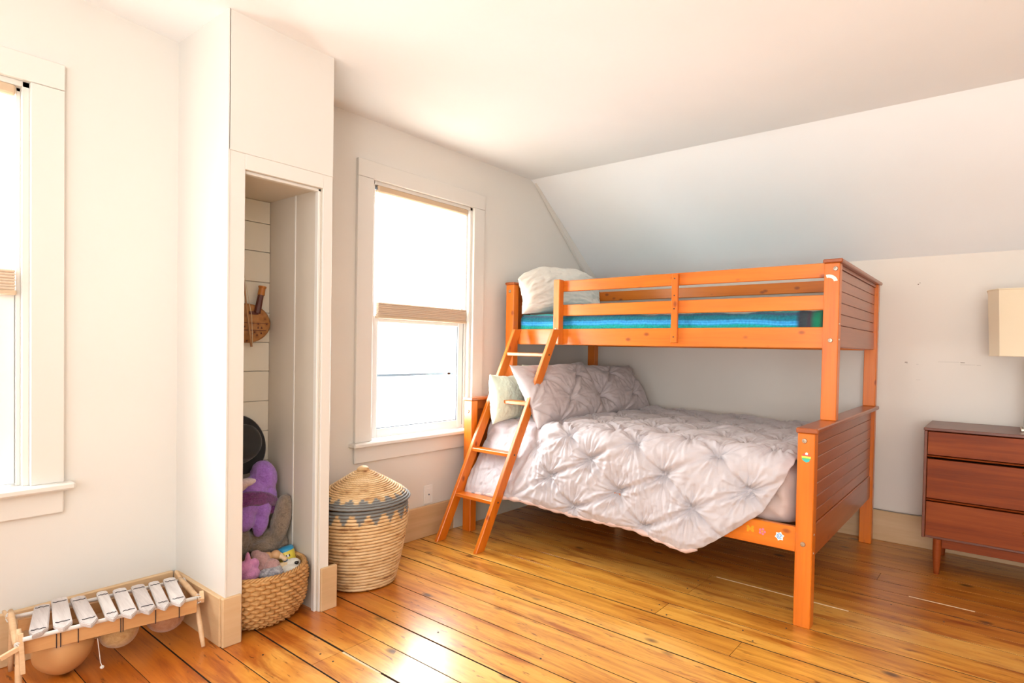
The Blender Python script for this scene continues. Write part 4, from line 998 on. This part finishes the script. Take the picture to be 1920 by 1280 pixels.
bm = B(); tube(bm, wobble((.325, yA-.0, .188), (.335, yB, .176), 1, 12, .003, 1), .007, 8); obj('key_rest', bm, WCD, bf, smooth=True, label='pale cloth-wrapped rod')
bm = B(); tube(bm, wobble((.115, yA, .190), (.125, yB, .180), 1, 12, .003, 2), .007, 8); obj('key_rest', bm, WCD, bf, smooth=True)
for p0, p1, r, s in (((.355, yA-.012, .0), (.30, yA-.006, .215), .008, 1), ((.05, yA-.018, .195), (.17, yA-.012, .20), .006, 2), ((.12, yA-.008, .215), (.315, yA-.012, .165), .009, 3), ((.08, yA-.004, .0), (.13, yA-.004, .21), .008, 4),
                     ((.372, yB+.012, .006), (.285, yB+.012, .165), .008, 5), ((.05, yB+.012, .195), (.16, yB+.014, .165), .006, 6), ((.12, yB+.006, .185), (.335, yB+.010, .165), .010, 7), ((.10, yB+.012, .0), (.15, yB+.012, .17), .007, 8)):
    bm = B(); tube(bm, wobble(p0, p1, 1, 7, .003, s), [r*.8, r, r*1.1, r*1.1, r, r, r*.7], 8); obj('frame_stick', bm, RAW, bf, smooth=True)
obj('frame_peg', orient_box(B(), (.33, yA-.05, .150), (.325, yA-.003, .168), .012, .014), RAW, bf)
obj('frame_peg', orient_box(B(), (.335, yB+.018, .160), (.30, yB+.026, .178), .014, .020), RAW, bf)
obj('frame_slat', orient_box(B(), (.345, yA-.002, .09), (.315, yA-.004, .205), .012, .016), RAW, bf)
bm = B()
for cx2, cy2, cz2 in ((.315, yA-.008, .17), (.125, yA-.010, .20), (.32, yB+.011, .165), (.14, yB+.012, .175)):
    for k in range(5):
        pts = [(cx2+.014*math.cos(a+k), cy2+.011*math.sin(a+k)*.8, cz2-.008+.004*k+.006*math.sin(a*2+k)) for a in np.linspace(0, 2*PI, 9)]; tube(bm, pts, .0022, 5, False)
obj('lashing', bm, WCD, bf, smooth=True)
kx = [(.214, -3.453, .046, 14), (.202, -3.398, .047, 10), (.234, -3.346, .045, 6), (.240, -3.284, .034, 8), (.254, -3.238, .043, 9), (.262, -3.187, .044, 10), (.268, -3.140, .036, 11), (.270, -3.092, .043, 12)]
bf.rotation_euler.z = math.radians(-4.5)
for i, (xc, yc, w, an) in enumerate(kx):
    z = .199-.008*i/7; l = .255 if i != 0 else .225; hw = w/2
    out = [(-l/2, -hw*.9), (-l/2-.008, 0), (-l/2, hw*.9), (l/2-.028, hw), (l/2-.002, hw*.45), (l/2+.012, 0 if i else -hw*.6), (l/2-.004, -hw*.5), (l/2-.030, -hw)]
    bm = B(); prism(bm, out, 'z', -.007, .007, .0025)
    pl = Matrix.Rotation(math.radians(4.5), 4, 'Z') @ Vector((xc-.22, yc+3.27, 0))
    Mk = Matrix.Translation((.22+pl.x, -3.27+pl.y, z)) @ Matrix.Rotation(math.radians(4.5-an), 4, 'Z') @ Matrix.Rotation(math.radians(1.5), 4, 'Y'); bm.transform(Mk)
    k = obj('key', bm, KEY, bf)
    for sx in (-.092, .088):
        bm = B(); pts = [Mk @ Vector((sx+.003*math.sin(t*9+i), t*hw*.75, .0085)) for t in np.linspace(-1, 1, 6)]; tube(bm, pts, .0013, 5); obj('key_cord', bm, CRD, k)
bm = B()
for yy_ in (-3.425, -3.415, -3.372, -3.262, -3.256, -3.165, -3.095):
    t = (yy_-yA)/(yB-yA); x = .305+.03*t; z = .158-.010*t
    bm = B(); tube(bm, [(x+.0075, yy_, z+.026), (x+.0075, yy_, z-.026), (x-.009, yy_+.002, z-.026), (x-.009, yy_+.002, z+.026), (x+.0075, yy_, z+.026)], .0014, 5); obj('board_cord', bm, CRD, bf)
G1 = mat('smooth gourd', (.62, .34, .14), .35, coat=.3); G2 = fur('rough gourd', (.66, .44, .20), (.50, .28, .10), 40, .6, .5); G3 = fur('pinkish gourd', (.52, .27, .15), (.42, .18, .08), 45, .6, .4)
for c, r_, zt, g in (((.22, -3.395, .0), .082, .135, G1), ((.215, -3.245, .03), .058, .130, G2), ((.21, -3.10, .035), .062, .125, G3)):
    cz_ = zt-.035; rz = cz_-c[2]-.002; bm = B(); prf = [(r_*math.sin(a)*1.0, cz_-rz*math.cos(a)) for a in np.linspace(0, PI*.72, 20)]
    prf = [(r2, min(z2, zt)) for r2, z2 in prf]; prf += [(r2*.94, z2+.002) for r2, z2 in prf[::-1]]
    prf[0] = (0, prf[0][1]); prf[-1] = (0, prf[-1][1])
    lathe(bm, prf, (c[0], c[1], 0), 40)
    for v in bm.verts: v.co += Vector((mn.noise(v.co*14), mn.noise(v.co*14+Vector((5, 0, 0))), 0))*.006
    obj('gourd', bm, g, bf, smooth=True)
bm = B(); tube(bm, [(.335, -3.325, .13), (.34, -3.318, .05), (.345, -3.315, .04)], .0012, 5); ell(bm, (.345, -3.315, .036), (.006, .006, .006), sub=2); obj('hanging_bead', bm, WCD, bf)
# ------------------------------------------------------------------ invented rear windows behind the camera, added for the fill lights
def rear_fill_window(n, x0, x1):
    root = bpy.data.objects.new('window_%d' % n, None); C.objects.link(root); tag(root, kind='structure')
    z0, z1 = .35, 2.25
    bm = B(); box(bm, x0, x0+.05, YR-.09, YR-.05, z0, z1); box(bm, x1-.05, x1, YR-.09, YR-.05, z0, z1)
    box(bm, x0+.05, x1-.05, YR-.09, YR-.05, z0, z0+.05); box(bm, x0+.05, x1-.05, YR-.09, YR-.05, z1-.05, z1); box(bm, x0+.05, x1-.05, YR-.09, YR-.05, 1.27, 1.32)
    obj('sash', bm, SASH, root)
    obj('pane', box(B(), x0+.05, x1-.05, YR-.072, YR-.068, z0+.05, z1-.05), GL, root)
rear_fill_window(3, .75, 2.25); rear_fill_window(4, 2.65, 4.15)
